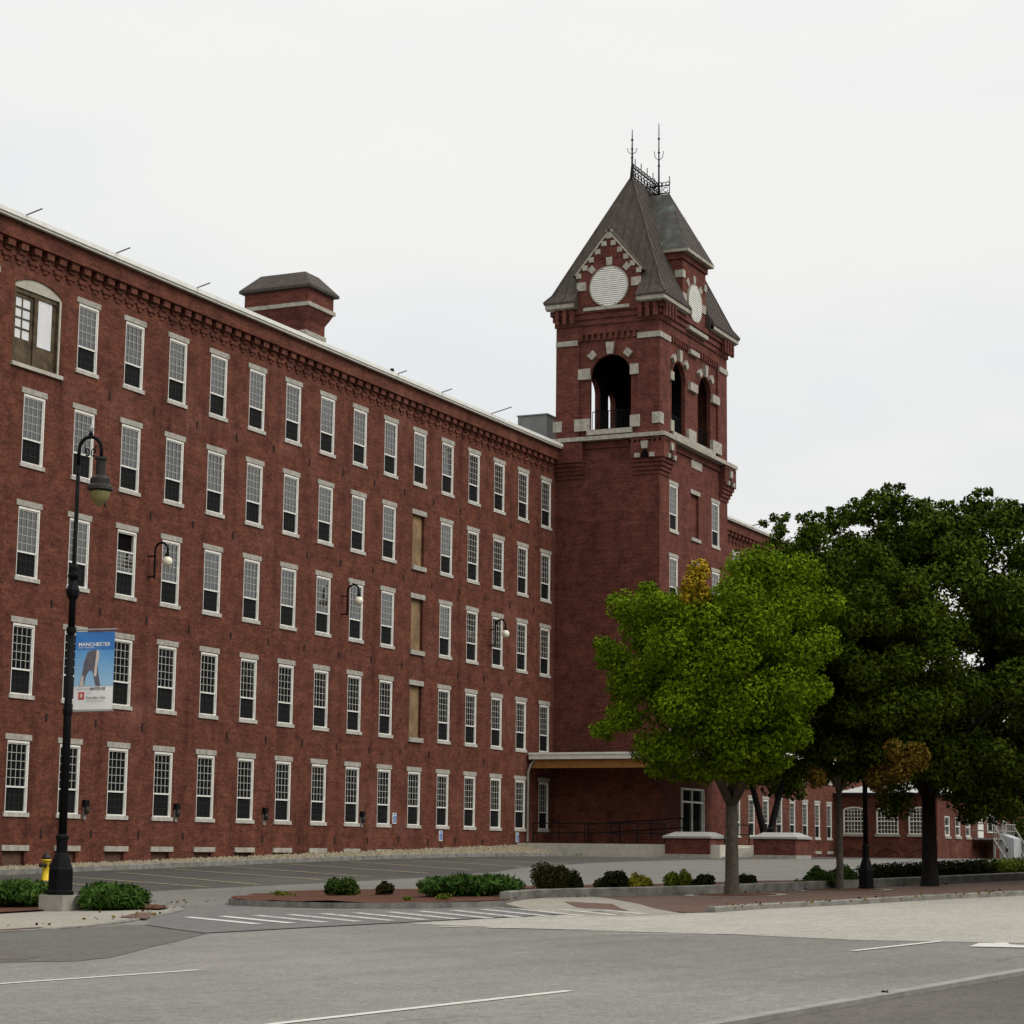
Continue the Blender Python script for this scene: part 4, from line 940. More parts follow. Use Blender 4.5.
# ---------------------------------------------------------------- buildings at the far right
ax = thing('brick_annex', (100, -3, -4), 'low brick annex with arched white windows and pale metal roof', 'building')
AY = -7.32; ops = []
for y in (.64, 3.02, 5.3): ops.append((y, y+1.58, -2.2, -.3))
mb = MB(); PA = lambda u, w, d_: (91.4+d_, -u, w)
wall_grid(mb, PA, 0, -AY, -5, .62, ops, .25)
fops = [(93.5+i*3.05, 94.9+i*3.05, -2.25, -.9) for i in range(3)]
wall_grid(mb, lambda u, w, d_: (u, AY+d_, w), 91.4, 111.5, -5, .62, fops, .25)
mb.quad((111.5, AY, -5), (111.5, 0, -5), (111.5, 0, .6), (111.5, AY, .6))
for y0, y1, z0, z1 in ops:
    c = (y0+y1)/2; r = .79; arch_ring(mb, PA, c, -.3-1.15, 1.4, 1.55, -.04, .1, PI*.3, PI*.7, 8)
    arch_ring(mb, PA, c, -4.15, .95, 1.1, -.05, .05, PI*.12, PI*.88, 10)
    for i in range(8):      # brick shoulders of the segmental head
        a = y0+(y1-y0)*i/8; b = y0+(y1-y0)*(i+1)/8; za = -.3-.16*((a-c)/.79)**2; zb = -.3-.16*((b-c)/.79)**2
        mb.quad(PA(a, za, .004), PA(b, zb, .004), PA(b, -.3, .004), PA(a, -.3, .004))
mb.build('wall', 'brick', ax)
MB().add([(91.1, AY-.3, .64), (111.8, AY-.3, .64), (111.8, .0, .64), (91.1, .0, .64), (94.6, -3.6, 1.75), (108.2, -3.6, 1.75)], [(0, 1, 5, 4), (1, 2, 5), (2, 3, 4, 5), (3, 0, 4)]).build('roof', 'roofpale', ax)
MB().box(91.05, 91.2, AY-.35, -.02, .5, .66).box(91.2, 111.8, AY-.35, AY-.2, .5, .66).build('eaves_gutter', 'black_and_shade', ax)
for y0, y1, z0, z1 in ops:
    c = (y0+y1)/2; f = MB()
    def bx(u0, u1, w0, w1, d0, d1): f.add([PA(u0, w0, d0), PA(u1, w0, d0), PA(u1, w1, d0), PA(u0, w1, d0), PA(u0, w0, d1), PA(u1, w0, d1), PA(u1, w1, d1), PA(u0, w1, d1)], [(0, 1, 2, 3), (7, 6, 5, 4), (0, 4, 5, 1), (1, 5, 6, 2), (2, 6, 7, 3), (3, 7, 4, 0)])
    bx(y0, y0+.1, z0, z1-.14, .01, .15); bx(y1-.1, y1, z0, z1-.14, .01, .15); bx(y0+.1, y1-.1, z0, z0+.08, .01, .15); bx(y0+.1, y1-.1, -1.35, -1.27, .03, .13)
    rr_ = (.79**2+.16**2)/(2*.16); an = math.asin(.79/rr_); arch_ring(f, PA, c, -.31-rr_, rr_-.1, rr_, .01, .15, PI/2-an, PI/2+an, 8)
    for i in range(1, 6): u = y0+.1+(1.38)*i/6; bx(u-.016, u+.016, z0+.08, z1-.1, .06, .1)
    for w in (-1.9, -1.6, -1.05, -.8, -.55): bx(y0+.1, y1-.1, w-.016, w+.016, .062, .098)
    wn = f.build('arched_window', 'white', ax)
    MB().quad(PA(y0, z0, .09), PA(y1, z0, .09), PA(y1, z1, .09), PA(y0, z1, .09)).build('pane', 'glass', wn)
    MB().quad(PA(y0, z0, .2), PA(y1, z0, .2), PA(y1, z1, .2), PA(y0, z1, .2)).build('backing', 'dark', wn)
    q = MB(); q.add([PA(a_, b_, d_) for d_ in (-.1, .2) for a_, b_ in ((y0-.1, z0-.17), (y1+.1, z0-.17), (y1+.1, z0-.001), (y0-.1, z0-.001))], [(0, 1, 2, 3), (7, 6, 5, 4), (0, 4, 5, 1), (1, 5, 6, 2), (2, 6, 7, 3), (3, 7, 4, 0)]); q.build('sill', 'granite', wn)
for a, b, c, d_ in fops:
    f = MB(); f.box(a, a+.1, AY+.01, AY+.14, c, d_); f.box(b-.1, b, AY+.01, AY+.14, c, d_); f.box(a+.1, b-.1, AY+.01, AY+.14, c, c+.08); f.box(a+.1, b-.1, AY+.01, AY+.14, d_-.08, d_); f.box(a+.1, b-.1, AY+.03, AY+.12, (c+d_)/2-.04, (c+d_)/2+.04)
    wn = f.build('small_window', 'white', ax); MB().quad((a, AY+.09, c), (b, AY+.09, c), (b, AY+.09, d_), (a, AY+.09, d_)).build('pane', 'glass', wn)
    MB().box(a-.1, b+.1, AY-.08, AY+.2, c-.2, c-.001).build('sill', 'granite', wn)
dd = MB().box(103.2, 104.9, AY-.06, AY-.005, -2.3, -.3).build('side_door', 'white', ax); dd2 = MB().box(106.2, 109.4, AY-.06, AY-.005, -1.9, -.5).build('double_window', 'white', ax)
MB().box(106.4, 107.7, AY-.075, AY-.062, -1.8, -.6).box(107.9, 109.2, AY-.075, AY-.062, -1.8, -.6).build('pane', 'glass', dd2)
fs_ = thing('fire_stair', (105, -8.3, -4), 'grey metal landing and steps with railings outside the annex door', 'stairs')
MB().box(101.4, 108.5, AY-1.7, AY-.1, -2.45, -2.32).build('landing', 'railgrey', fs_)
rl = MB()
for x in np.arange(101.4, 108.6, .6): rl.tube([(x, AY-1.65, -2.4), (x, AY-1.65, -1.3)], .035, 5)
for z in (-1.3, -1.8): rl.tube([(101.4, AY-1.65, z), (108.5, AY-1.65, z)], .05, 5); rl.tube([(101.4, AY-1.65, z), (101.4, AY-.1, z)], .05, 5)
rl.build('railing', 'railgrey', fs_)
for x in (101.5, 108.4): MB().tube([(x, AY-1.6, -4.2), (x, AY-1.6, -2.4)], .09, 6).build('post', 'railgrey', fs_)
for x in (100.0, 106.6):
    s_ = MB(); s_.tube([(x-1.2, AY-3.2, -4.1), (x+1.4, AY-1.6, -2.4)], .1, 5); s_.tube([(x-1.2, AY-3.2, -3.1), (x+1.4, AY-1.6, -1.35)], .06, 5)
    for k in range(4): f = k/3; s_.tube([(x-1.2+2.6*f, AY-3.2+1.6*f, -4.1+1.7*f), (x-1.2+2.6*f, AY-3.2+1.6*f, -3.1+1.75*f)], .04, 5)
    s_.build('flight', 'railgrey', fs_)
ub = thing('utility_shed', (105, -9.3, -4), 'pale grey slant-topped shed with a dark slot at the right edge', 'shed')
MB().prism([(104, -8.75, -4.2), (104, -9.8, -4.2), (104, -9.8, -2.35), (104, -8.75, -1.95)], (2.6, 0, 0)).build('shed_body', 'shed', ub)
MB().box(103.97, 103.995, -9.35, -9.22, -3.3, -2.8).build('slot', 'dark', ub)
fm = thing('far_mill', (134, 0, -4), 'distant brick building with white windows half hidden by leaves at the right edge', 'building')
FY = -4.6; fo_ = [(119.5+i*4.2, 121.1+i*4.2, z, z+1.9) for i in range(7) for z in (-2.6, .2, 3.4)]
mb = MB(); wall_grid(mb, lambda u, w, d_: (u, FY+d_, w), 117.6, 150, -5, 7.5, fo_, .2); mb.quad((117.6, FY, -5), (117.6, 6, -5), (117.6, 6, 7.5), (117.6, FY, 7.5)); mb.quad((150, FY, -5), (150, 6, -5), (150, 6, 7.5), (150, FY, 7.5)); mb.quad((117.6, FY, 7.5), (150, FY, 7.5), (150, 6, 7.5), (117.6, 6, 7.5)); mb.build('wall', 'brick', fm)
fw0 = None
for a, b, c, d_ in fo_:
    if fw0 is None:
        f = MB(); f.box(a, a+.15, FY-.02, FY+.15, c, d_); f.box(b-.15, b, FY-.02, FY+.15, c, d_); f.box(a+.15, b-.15, FY-.02, FY+.15, c, c+.12); f.box(a+.15, b-.15, FY-.02, FY+.15, d_-.12, d_); f.box(a+.15, b-.15, FY, FY+.13, (c+d_)/2-.05, (c+d_)/2+.05)
        fw0 = f.build('window', 'white', fm); MB().quad((a, FY+.1, c), (b, FY+.1, c), (b, FY+.1, d_), (a, FY+.1, d_)).build('pane', 'glass', fw0)
    else: dup(fw0, Vector(((a+b)/2, FY+.065, c))-WL[fm.name], fm)

# ---------------------------------------------------------------- lamps, banner, hydrant, wall fittings
def lamp_post(x, y, height, label, arm_dir, pad=True, zo=.06, fat=1.):
    z = h(x, y)+zo; t = thing('street_lamp', (x, y, z), label, 'street lamp', 'black gooseneck street lamps'); A = Vector(arm_dir).normalized()
    if pad: MB().box(x-.25, x+.25, y-.25, y+.25, z-.25, z+.24).build('concrete_footing', 'concrete', t); zb = z+.24
    else: zb = z
    b = MB(); b.lathe([(.24, 0), (.24, .06), (.215, .08), (.21, .44), (.2, .46), (.13, .66), (.1, .72), (.1, .95), (.115, .96), (.115, 1.0), (.085, 1.04)], (0, 0, 0), 8); b.v = [(x+p[0]*fat, y+p[1]*fat, zb+p[2]*(.5+.5*fat)) for p in b.v]; b.build('base', 'iron', t)
    H = z+height; R_ = .2; zs = H-.62
    s_ = MB(); s_.lathe([(.075*fat, .8), (.07*fat, 3.0), (.062*fat, 4.6)], (x, y, zb), 12); s_.lathe([(.085, -.05), (.11, 0), (.085, .05), (.075, .1), (.095, .16), (.06, .2)], (x, y, zb+5.55), 10)
    s_.lathe([(.062, 4.6), (.055, 5.6), (.04, 5.75), (.035, zs-zb)], (x, y, zb), 10); s_.build('shaft', 'iron', t, True)
    MB().lathe([(.06, 5.12), (.12, 5.2), (.125, 5.3), (.09, 5.4), (.06, 5.46)], (x, y, zb), 6).build('receptacle_box', 'iron', t)
    top = Vector((x, y, zs)); g_ = MB(); arc = [top]+[top+A*(R_-R_*math.cos(a))+Vector((0, 0, .28+.24*math.sin(a))) for a in np.linspace(0, PI, 13)]+[top+A*2*R_+Vector((0, 0, .14))]
    g_.tube(arc, .034, 8); g_.lathe([(.02, 0), (.045, .04), (.02, .09)], top+A*R_+Vector((0, 0, .53)), 8); g_.build('gooseneck', 'iron', t, True)
    sc_ = MB(); cc = top+A*R_+Vector((0, 0, .18))
    for s2 in (-1, 1):
        sc_.tube([cc+A*s2*.05*(1-k/14)*math.cos(k*.6)+A*s2*.05+Vector((0, 0, .1*(1-k/16)*math.sin(k*.6)+.04)) for k in range(14)], .012, 5)
        sc_.tube([cc+A*s2*.13+Vector((0, 0, -.1)), cc+A*s2*.06+Vector((0, 0, .02)), cc+A*s2*.1+Vector((0, 0, .18))], .012, 5)
    sc_.build('scrollwork', 'iron', t)
    fi = MB(); fi.lathe([(.02, 0), (.045, .03), (.045, .08), (.02, .11)], top+A*R_+Vector((0, 0, .6)), 8); fi.build('finial', 'galv', t)
    lc = top+A*2*R_
    l_ = MB(); l_.lathe([(.05, .16), (.11, .15), (.115, .11), (.085, .09), (.09, -.17), (.105, -.19), (.165, -.22), (.18, -.25), (.18, -.34), (.225, -.38), (.235, -.44), (.16, -.45)], lc, 16); l_.build('lantern_hood', 'bronze', t)
    gl = MB(); gl.lathe([(.18, -.46), (.175, -.52), (.15, -.6), (.1, -.67), (.04, -.7), (.03, -.73)], lc, 16); gl.build('lantern_glass', 'lens', t, True)
    return t, zb
PXY = (-25.22, -21.46)
lp1, zb1 = lamp_post(*PXY, 8.4, 'tall black gooseneck street lamp carrying the blue banner on the corner', RX)
lamp_post(-14.7, -32.75, 6.0, 'black street lamp post with flared base half hidden among the street trees', RX, False, .09, .66)
# banner brackets belong to the lamp, the banner hangs from them
def pz(ypx): return zb1+ (906-ypx)/57.2-.1
Bt, Bb = h(*PXY)+.06+4.80, h(*PXY)+.06+3.43
for z in (Bt+.03, Bb-.03):
    m_ = MB(); p = Vector((PXY[0], PXY[1], z)); m_.tube([p, p+RX*.8+Vector((0, 0, .03))], .014, 6); m_.build('banner_arm', 'galv', lp1); m2 = MB(); m2.lathe([(.085, -.05), (.09, 0), (.085, .05)], p, 10); m2.build('clamp', 'iron', lp1)
for z in (6.95, 6.35): pass
BN = Vector((RX.y, -RX.x, 0))        # towards the street
if BN.dot(C0-Vector((PXY[0], PXY[1], C0.z))) < 0: BN = -BN
ban = thing('banner', (PXY[0]+RX.x*.45, PXY[1]+RX.y*.45, Bb), 'blue and white vertical pole banner reading MANCHESTER on the street lamp', 'banner')
BW, BH = .69, Bt-Bb
def bp(u, v, o=0.): # u 0..1 across, v 0..1 up
    p = Vector((PXY[0], PXY[1], Bb))+RX*(.085+u*BW)+Vector((0, 0, v*BH+.02*u)); return p+BN*(o+.02*math.sin(u*PI)*math.sin(v*PI*1.3+.3))
def bsheet(name, u0, u1, v0, v1, o, mat, n=6):
    m_ = MB(); vs = [bp(u0+(u1-u0)*i/n, v0+(v1-v0)*j/n, o) for j in range(n+1) for i in range(n+1)]
    m_.add(vs, [(j*(n+1)+i, j*(n+1)+i+1, (j+1)*(n+1)+i+1, (j+1)*(n+1)+i) for j in range(n) for i in range(n)]); return m_.build(name, mat, ban)
def bpoly(name, pts, o, mat): return MB().poly([bp(u, v, o) for u, v in pts]).build(name, mat, ban)
M['ban_blue'] = plain('banner_blue', (.045, .19, .50), .6, .06, 3); M['ban_white'] = plain('banner_white', (.78, .77, .76), .6, .04, 3); M['ban_grey'] = plain('banner_stone_grey', (.12, .11, .13), .7, .2, 20)
M['ban_pale'] = plain('banner_stone_pale', (.6, .52, .47), .7, .1, 20); M['ban_red'] = plain('banner_red', (.5, .07, .06), .6, .05, 3); M['ban_ink'] = plain('banner_ink', (.03, .03, .04), .6, .05, 3); M['ban_soft'] = plain('banner_soft_ink', (.25, .25, .27), .6, .05, 3)
def skyprint():
    m, nt, b = new_mat('banner_sky_print'); sp_ = node(nt, 'ShaderNodeSeparateXYZ'); tc_ = node(nt, 'ShaderNodeTexCoord'); nt.links.new(tc_.outputs['Generated'], sp_.inputs[0])
    nt.links.new(ramp(nt, sp_.outputs[2], [(0, (.32, .52, .70)), (.9, (.10, .32, .62))]), b.inputs['Base Color']); b.inputs['Roughness'].default_value = .6; return m
M['ban_sky'] = skyprint()
bsheet('banner_cloth', 0, 1, 0, 1, 0, 'ban_white'); bsheet('title_band', 0, 1, .765, 1, .006, 'ban_blue'); bsheet('picture', 0, 1, .3, .765, .004, 'ban_sky')
bpoly('printed_arch', [(.14, .302), (.2, .45), (.24, .6), (.32, .74), (.42, .757), (.56, .765), (.57, .66), (.62, .45), (.68, .302), (.56, .302), (.5, .42), (.46, .5), (.38, .5), (.3, .43), (.26, .302)], .008, 'ban_grey')
bpoly('printed_arch_light', [(.5, .42), (.53, .6), (.55, .765), (.6, .765), (.62, .68), (.58, .55), (.575, .43)], .010, 'ban_pale'); bpoly('printed_pier_light', [(.15, .302), (.19, .42), (.24, .44), (.25, .302)], .010, 'ban_pale')
bpoly('logo_square', [(.13, .13), (.28, .13), (.28, .225), (.13, .225)], .006, 'ban_red'); bpoly('logo_mark', [(.17+.035+.038*math.cos(a), .178+.026*math.sin(a)) for a in np.linspace(0, 2*PI, 11)[:-1]], .009, 'ban_pale')
def text(body, u, v, size, mat, name, shear=0., bold=0.):
    c = bpy.data.curves.new(name, 'FONT'); c.body = body; c.size = size; c.shear = shear; c.offset = bold; c.extrude = 0; c.resolution_u = 2
    tmp = bpy.data.objects.new(name, c); COL.objects.link(tmp); dg = bpy.context.evaluated_depsgraph_get(); me = bpy.data.meshes.new_from_object(tmp.evaluated_get(dg)); bpy.data.objects.remove(tmp)
    vs = np.empty(len(me.vertices)*3); me.vertices.foreach_get('co', vs); vs = vs.reshape(-1, 3)
    new = np.array([bp(u+x/BW, v+y/BH, .013) for x, y, _ in vs]); o = new.mean(0); me.vertices.foreach_set('co', (new-o).ravel()); me.update(); me.materials.clear(); me.materials.append(M[mat]); return link(name, me, o, ban)
text('MANCHESTER', .08, .815, .088, 'ban_white', 'title_lettering', 0, .002); text('NEW HAMPSHIRE', .08, .785, .036, 'ban_white', 'subtitle_lettering')
text('MANCHESTER', .07, .252, .045, 'ban_soft', 'caption_lettering'); text('INSTITUTE', .42, .252, .055, 'ban_ink', 'caption_bold_lettering', .25, .002)
text('Hilton', .32, .20, .04, 'ban_soft', 'sponsor_lettering'); text('Garden Inn', .32, .135, .075, 'ban_ink', 'sponsor_name_lettering'); text('Manchester Downtown', .32, .10, .034, 'ban_soft', 'sponsor_place_lettering')
# hydrant
hx, hy = -8.3, -8.2; hz = h(hx, hy); hy_ = thing('fire_hydrant', (hx, hy, hz), 'yellow fire hydrant with black cap behind the corner planting', 'hydrant')
MB().lathe([(.15, 0), (.15, .05), (.105, .07), (.1, .52), (.13, .54), (.13, .58)], (hx, hy, hz), 12).build('barrel', 'yellow', hy_, True)
MB().lathe([(.125, .58), (.115, .64), (.07, .72), (.03, .75), (.03, .8)], (hx, hy, hz), 12).build('bonnet', 'black_and_shade', hy_, True)
for d_ in (RX, -RX, Vector((-.9, -.43, 0))):
    p = Vector((hx, hy, hz+.42)); MB().tube([p, p+d_*.15, p+d_*.19], [.06, .06, .045], 8).build('outlet', 'black_and_shade', hy_)
MB().box(hx-.2, hx+.2, hy-.2, hy+.2, hz-.05, hz+.012).build('flange_pad', 'concrete', hy_)
# gooseneck lamps on the mill wall
def wall_lamp(x, z, label):
    t = thing('wall_lamp', (x, 0, z), label, 'wall lamp', 'globe lamps on the mill wall'); b = MB()
    for dz in (0., .75): b.tube([(x, -.002, z+dz), (x, -.28, z+dz)], .03, 6); b.lathe([(.01, -.03), (.05, 0), (.01, .03)], (x, -.28, z+dz), 6)
    b.tube([(x, -.28, z-.05), (x, -.28, z+.95)]+[(x, -.28-.27+.27*math.cos(a), z+.95+.27*math.sin(a)) for a in np.linspace(.3, PI, 9)]+[(x, -.82, z+.8)], .042, 6)
    b.build('bracket', 'iron', t); b2 = MB(); b2.lathe([(.05, .35), (.07, .3), (.09, .12), (.13, .05), (.05, .02)], (x, -.82, z+.5), 10); b2.build('lamp_cap', 'iron', t, True)
    g_ = MB(); g_.lathe([(.05, .4)]+[(.19*math.sin(a), .36+.19*math.cos(a)) for a in np.linspace(.4, PI-.05, 10)], (x, -.82, z+.17), 14); g_.build('globe', 'opal', t, True)
wall_lamp(7.55, 5.98, 'wall lamp with white globe on the left part of the mill, nearest the street lamp')
wall_lamp(21.5, 6.08, 'wall lamp with white globe on the middle of the mill, left of the boarded windows')
wall_lamp(35.7, 6.05, 'wall lamp with white globe near the tower, right of the boarded windows')
for x, z, lab in ((4.35, -2.28, 'small dark wall light under the mill windows just right of the street lamp'), (9.8, -2.27, 'small dark wall light second along the mill wall'), (15.85, -2.29, 'small dark wall light third along the mill wall'), (23.55, -2.27, 'small dark wall light closest to the parking signs')):
    t = thing('wall_light', (x, 0, z-.3), lab, 'wall light', 'dark wall lights along the mill')
    MB().box(x-.12, x+.12, -.14, -.002, z+.02, z+.24).build('housing', 'iron', t); MB().lathe([(.05, 0), (.1, .08), (.09, .18), (.04, .26)], (x, -.12, z-.24), 8).build('shade', 'bronze', t, True); MB().box(x-.07, x+.07, -.06, -.002, z-.42, z+.02).build('conduit_box', 'railgrey', t)
def park_sign(x, z, label):
    t = thing('parking_sign', (x, 0, z), label, 'parking sign', 'accessible parking signs on the mill wall')
    MB().box(x-.16, x+.16, -.035, -.004, z, z+.46).build('panel', 'signwhite', t); MB().box(x-.12, x+.12, -.042, -.0355, z+.05, z+.33).build('symbol_field', 'blue', t)
    s_ = MB(); Y = -.044
    s_.poly([(x-.02+.02*math.cos(a), Y, z+.29+.02*math.sin(a)) for a in np.linspace(0, 2*PI, 9)[:-1]])
    s_.quad((x-.03, Y, z+.19), (x-.005, Y, z+.19), (x-.005, Y, z+.265), (x-.03, Y, z+.265)); s_.quad((x-.03, Y, z+.175), (x+.05, Y, z+.175), (x+.05, Y, z+.195), (x-.03, Y, z+.195)); s_.quad((x+.04, Y, z+.1), (x+.06, Y, z+.1), (x+.06, Y, z+.18), (x+.04, Y, z+.18))
    arch_ring(s_, lambda u, w, d_: (u, Y+d_, w), x-.01, z+.145, .05, .066, 0, .004, PI*.75, PI*2.05, 10); s_.build('wheelchair_symbol', 'signwhite', t)
    MB().box(x-.1, x+.1, -.039, -.0352, z+.37, z+.43).build('text_strip', 'blue', t)
park_sign(26.45, -2.5, 'white and blue parking sign mounted highest, between two mill windows')
park_sign(30.85, -3.2, 'white and blue parking sign low on the wall below a mill window')
park_sign(38.95, -3.18, 'white and blue parking sign nearest the downspout and entrance canopy')

# ---------------------------------------------------------------- trees
def crown_clumps(c, rad, n, rmin, rmax, per, seed, flat=.85, lo=-.8):
    rng = np.random.default_rng(seed); out = []; pts = []
    while len(out) < n:
        d = rng.normal(size=3); d /= np.linalg.norm(d)
        if d[2] < lo: continue
        r = rng.random()**.33; r = .4+.55*r+.1*rng.random()
        az = math.atan2(d[1], d[0]); r *= 1+.12*math.sin(3*az+seed)+.08*math.sin(5*az+2.1*seed+4*d[2])+.07*math.sin(7*d[2]+seed)
        p = np.array(c)+d*r*np.array(rad); q = rmin+(rmax-rmin)*rng.random()
        if pts and min(np.linalg.norm(p-o)/q for o in pts) < 1.0:
            if rng.random() < .93: continue
        pts.append(p); out.append((p, (q, q, q*flat), int(per*(q/rmax)**2)))
    return out
def trunk_mesh(x, y, z, r, hb, limbs, top, seed, bend=0.):
    rng = random.Random(seed); m_ = MB(); b = Vector((x, y, z-.1)); f = b+Vector((bend*RX.x, bend*RX.y, hb+.1))
    m_.tube([b, b+Vector((0, 0, .12)), b+Vector((0, 0, .4)), b.lerp(f, .6), f], [r*1.5, r*1.25, r*1.02, r*.92, r*.85], 10)
    for i in range(limbs):
        a = 2*PI*i/limbs+rng.uniform(-.4, .4); L = rng.uniform(.75, 1.05); e_ = f+Vector((math.cos(a)*top[0]*L, math.sin(a)*top[0]*L, top[1]*rng.uniform(.5, 1)))
        m = f.lerp(e_, .45)+Vector((0, 0, .25)); m_.tube([f-Vector((0, 0, .15)), m, e_], [r*.62, r*.38, r*.1], 7)
        for k in range(3):
            s0 = m.lerp(e_, rng.uniform(0, .7)); e2 = s0+Vector((rng.uniform(-1, 1), rng.uniform(-1, 1), rng.uniform(.1, 1)))*top[0]*.4; m_.tube([s0, s0.lerp(e2, .5)+Vector((0, 0, .1)), e2], [r*.25, r*.15, r*.05], 5)
    m_.tube([f-Vector((0, 0, .1)), f+Vector((.1, 0, top[1]*.6)), f+Vector((0, .15, top[1]*1.1))], [r*.7, r*.4, r*.12], 7)
    return m_
def tree(name, x, y, label, r, hb, limbs, top, ctr, rad, n, rmin, rmax, per, leaf, size, seed, bark='bark', extra=None, zoff=.09, lo=-.8, lobes=(), inner=.8, group='street trees in the brick pavement'):
    z = h(x, y)+zoff; t = thing(name, (x, y, z), label, 'tree', group)
    trunk_mesh(x, y, z, r, hb, limbs, top, seed).build('trunk', bark, t, True)
    c = (x+RX.x*ctr[0]+ctr[2]*.9, y+RX.y*ctr[0]+ctr[2]*.43, z+ctr[1])
    # crown radii are given across the street view, in depth and in height
    cl = crown_clumps((0, 0, 0), tuple(q*inner for q in rad) if lobes else rad, n, rmin, rmax, per, seed, .85, lo); D_ = Vector((.904, .427, 0))
    lr = np.random.default_rng(seed+100)
    for a, b, q in lobes:
        w = max(.04, 1-((a-ctr[0])/rad[0])**2-((b-ctr[1])/rad[2])**2); dp_ = rad[1]*math.sqrt(w)
        for sg in (-1, 1):
            ja, jb, jd = lr.uniform(-.12, .12, 3); k = q*lr.uniform(.9, 1.1)
            cl.append((np.array((a-ctr[0]+(ja if sg > 0 else 0), sg*dp_+jd, b-ctr[1]+(jb if sg > 0 else 0))), (k, k, k*.82), int(per*(q/rmax)**2)))
    cl = [((c[0]+RX.x*p[0]+D_.x*p[1], c[1]+RX.y*p[0]+D_.y*p[1], c[2]+p[2]), rr_, k) for p, rr_, k in cl]
    leaf_obj('crown', leaf_cloud(cl, size), leaf, t)
    if extra:
        for nm, mt, pts in extra:
            cl = [((x+RX.x*a+D_.x*d_, y+RX.y*a+D_.y*d_, z+b), (q, q, q), k) for a, b, d_, q, k in pts]; leaf_obj(nm, leaf_cloud(cl, size), mt, t)
    return t
LOBE1 = [(-1.53, 5.11, .46), (-2.24, 4.28, .35), (-1.9, 3.91, .46), (-1.24, 4.44, .54), (-1.99, 3.2, .4), (-1.49, 2.7, .37), (-1.03, 2.62, .35), (-.49, 2.95, .46), (-.08, 2.62, .46), (-.41, 2.29, .32), (.5, 2.7, .37), (-.74, 3.86, .62), (-.25, 4.28, .62), (-.66, 4.86, .48), (0, 5.27, .54), (.67, 5.85, .54), (.17, 5.98, .4), (1.25, 5.9, .46), (1., 5.19, .54), (.33, 4.78, .58), (1.08, 4.28, .54), (.75, 3.7, .58), (.09, 3.45, .62), (1.37, 3.7, .41), (1.49, 4.53, .46), (1.74, 5.36, .41), (-1.08, 3.37, .54), (.58, 6.23, .29), (-1.61, 5.48, .25), (-2.4, 4.53, .21), (.33, 2.21, .29), (-2.32, 2.95, .23), (-1.24, 4.94, .37), (-.33, 3.28, .41), (0, 2.25, .34), (.3, 2.35, .34), (.75, 2.5, .34), (-.75, 2.35, .32), (1.1, 2.9, .36), (-1.35, 2.35, .28)]
LOBE2 = [(.02, 4.93, .39), (.54, 5.02, .39), (1.06, 5.71, .39), (.71, 5.89, .35), (1.24, 5.02, .42), (1.5, 5.36, .35), (.19, 4.06, .44), (.89, 4.23, .44), (1.59, 4.41, .42), (2.02, 4.23, .35), (.63, 3.36, .44), (1.24, 3.53, .44), (.02, 3.27, .35), (1.85, 3.53, .35), (-.16, 2.66, .35), (.54, 2.57, .35), (1.15, 2.75, .35), (-.51, 2.57, .33), (.37, 6.32, .35), (-.16, 4.41, .39), (.28, 5.45, .35), (2.11, 4.93, .31), (.71, 2.22, .26), (-.9, 3., .36), (-1., 6.4, .35), (-.5, 6.8, .35), (-1.3, 5.9, .33), (-1.25, 2.35, .32), (-.85, 2.3, .33), (-.35, 2.3, .33), (.15, 2.3, .33), (-1.2, 2.9, .36), (.5, 2.35, .3)]
LOBE3 = [(-3.02, 7.11, .22), (-2.7, 6.79, .27), (-2.34, 7.14, .25), (-1.88, 7.26, .25), (-1.43, 7.41, .27), (-1.06, 7.61, .27), (-.7, 7.77, .25), (-.52, 7.52, .27), (-.15, 7.43, .25), (.39, 7.41, .27), (.12, 7.15, .27), (1.08, 7.66, .22), (1.12, 7.38, .24), (1.58, 7.45, .24), (1.85, 7.34, .24), (-1.61, 6.93, .29), (-.88, 7.15, .31), (-.33, 6.97, .31), (.76, 7.15, .29), (1.3, 6.97, .31), (-2.4, 6.4, .34), (-1.9, 6.2, .34), (-2.9, 6.3, .28), (.3, 2.2, .4), (.8, 2., .4), (1.2, 1.9, .4), (1., 2.6, .45), (-.2, 2.3, .35), (1.5, 1.6, .32), (1.4, 2.4, .4), (.9, 1.5, .28), (-.6, 2.3, .35), (-1., 2.5, .35)]
LOBE3 += [(a+dx_, b+.27, .125) for a, b, q in LOBE3 if b > 7 for dx_ in (-.1, .12)]
tree('maple_tree', -18.16, -31.22, 'bright green maple with a lit rounded crown and grey trunk nearest the entrance', .125, 1.75, 6, (1.4, 1.7), (-.3, 4.2, .0), (2.2, 1.9, 2.1), 60, .3, .62, 1900, 'leaf_bright', .048, 4, lo=-1, lobes=LOBE1, inner=.72,
     extra=[('turning_foliage', 'leaf_yellow', [(-.8, 5.5, -1.5, .26, 520), (-.72, 5.78, -1.4, .24, 420), (-.68, 5.25, -1.6, .2, 300), (-.95, 5.3, -1.6, .16, 120)])])
tree('young_tree', -15.32, -32.41, 'slender dark tree with a thin trunk and browning lower leaves beside the second lamp', .07, 2.0, 5, (1.1, 2.2), (.45, 4.6, .0), (1.9, 2.2, 2.5), 75, .32, .55, 1500, 'leaf_mid', .052, 5, lobes=LOBE2, inner=.8, lo=-1,
     extra=[('turning_foliage', 'leaf_brown', [(.9, 2.3, -1.5, .32, 700), (.5, 2.1, -1.4, .26, 420), (1.2, 2.5, -1.6, .3, 600), (.75, 2.65, -1.9, .2, 220), (-.6, 2.1, -1.2, .22, 260)])])
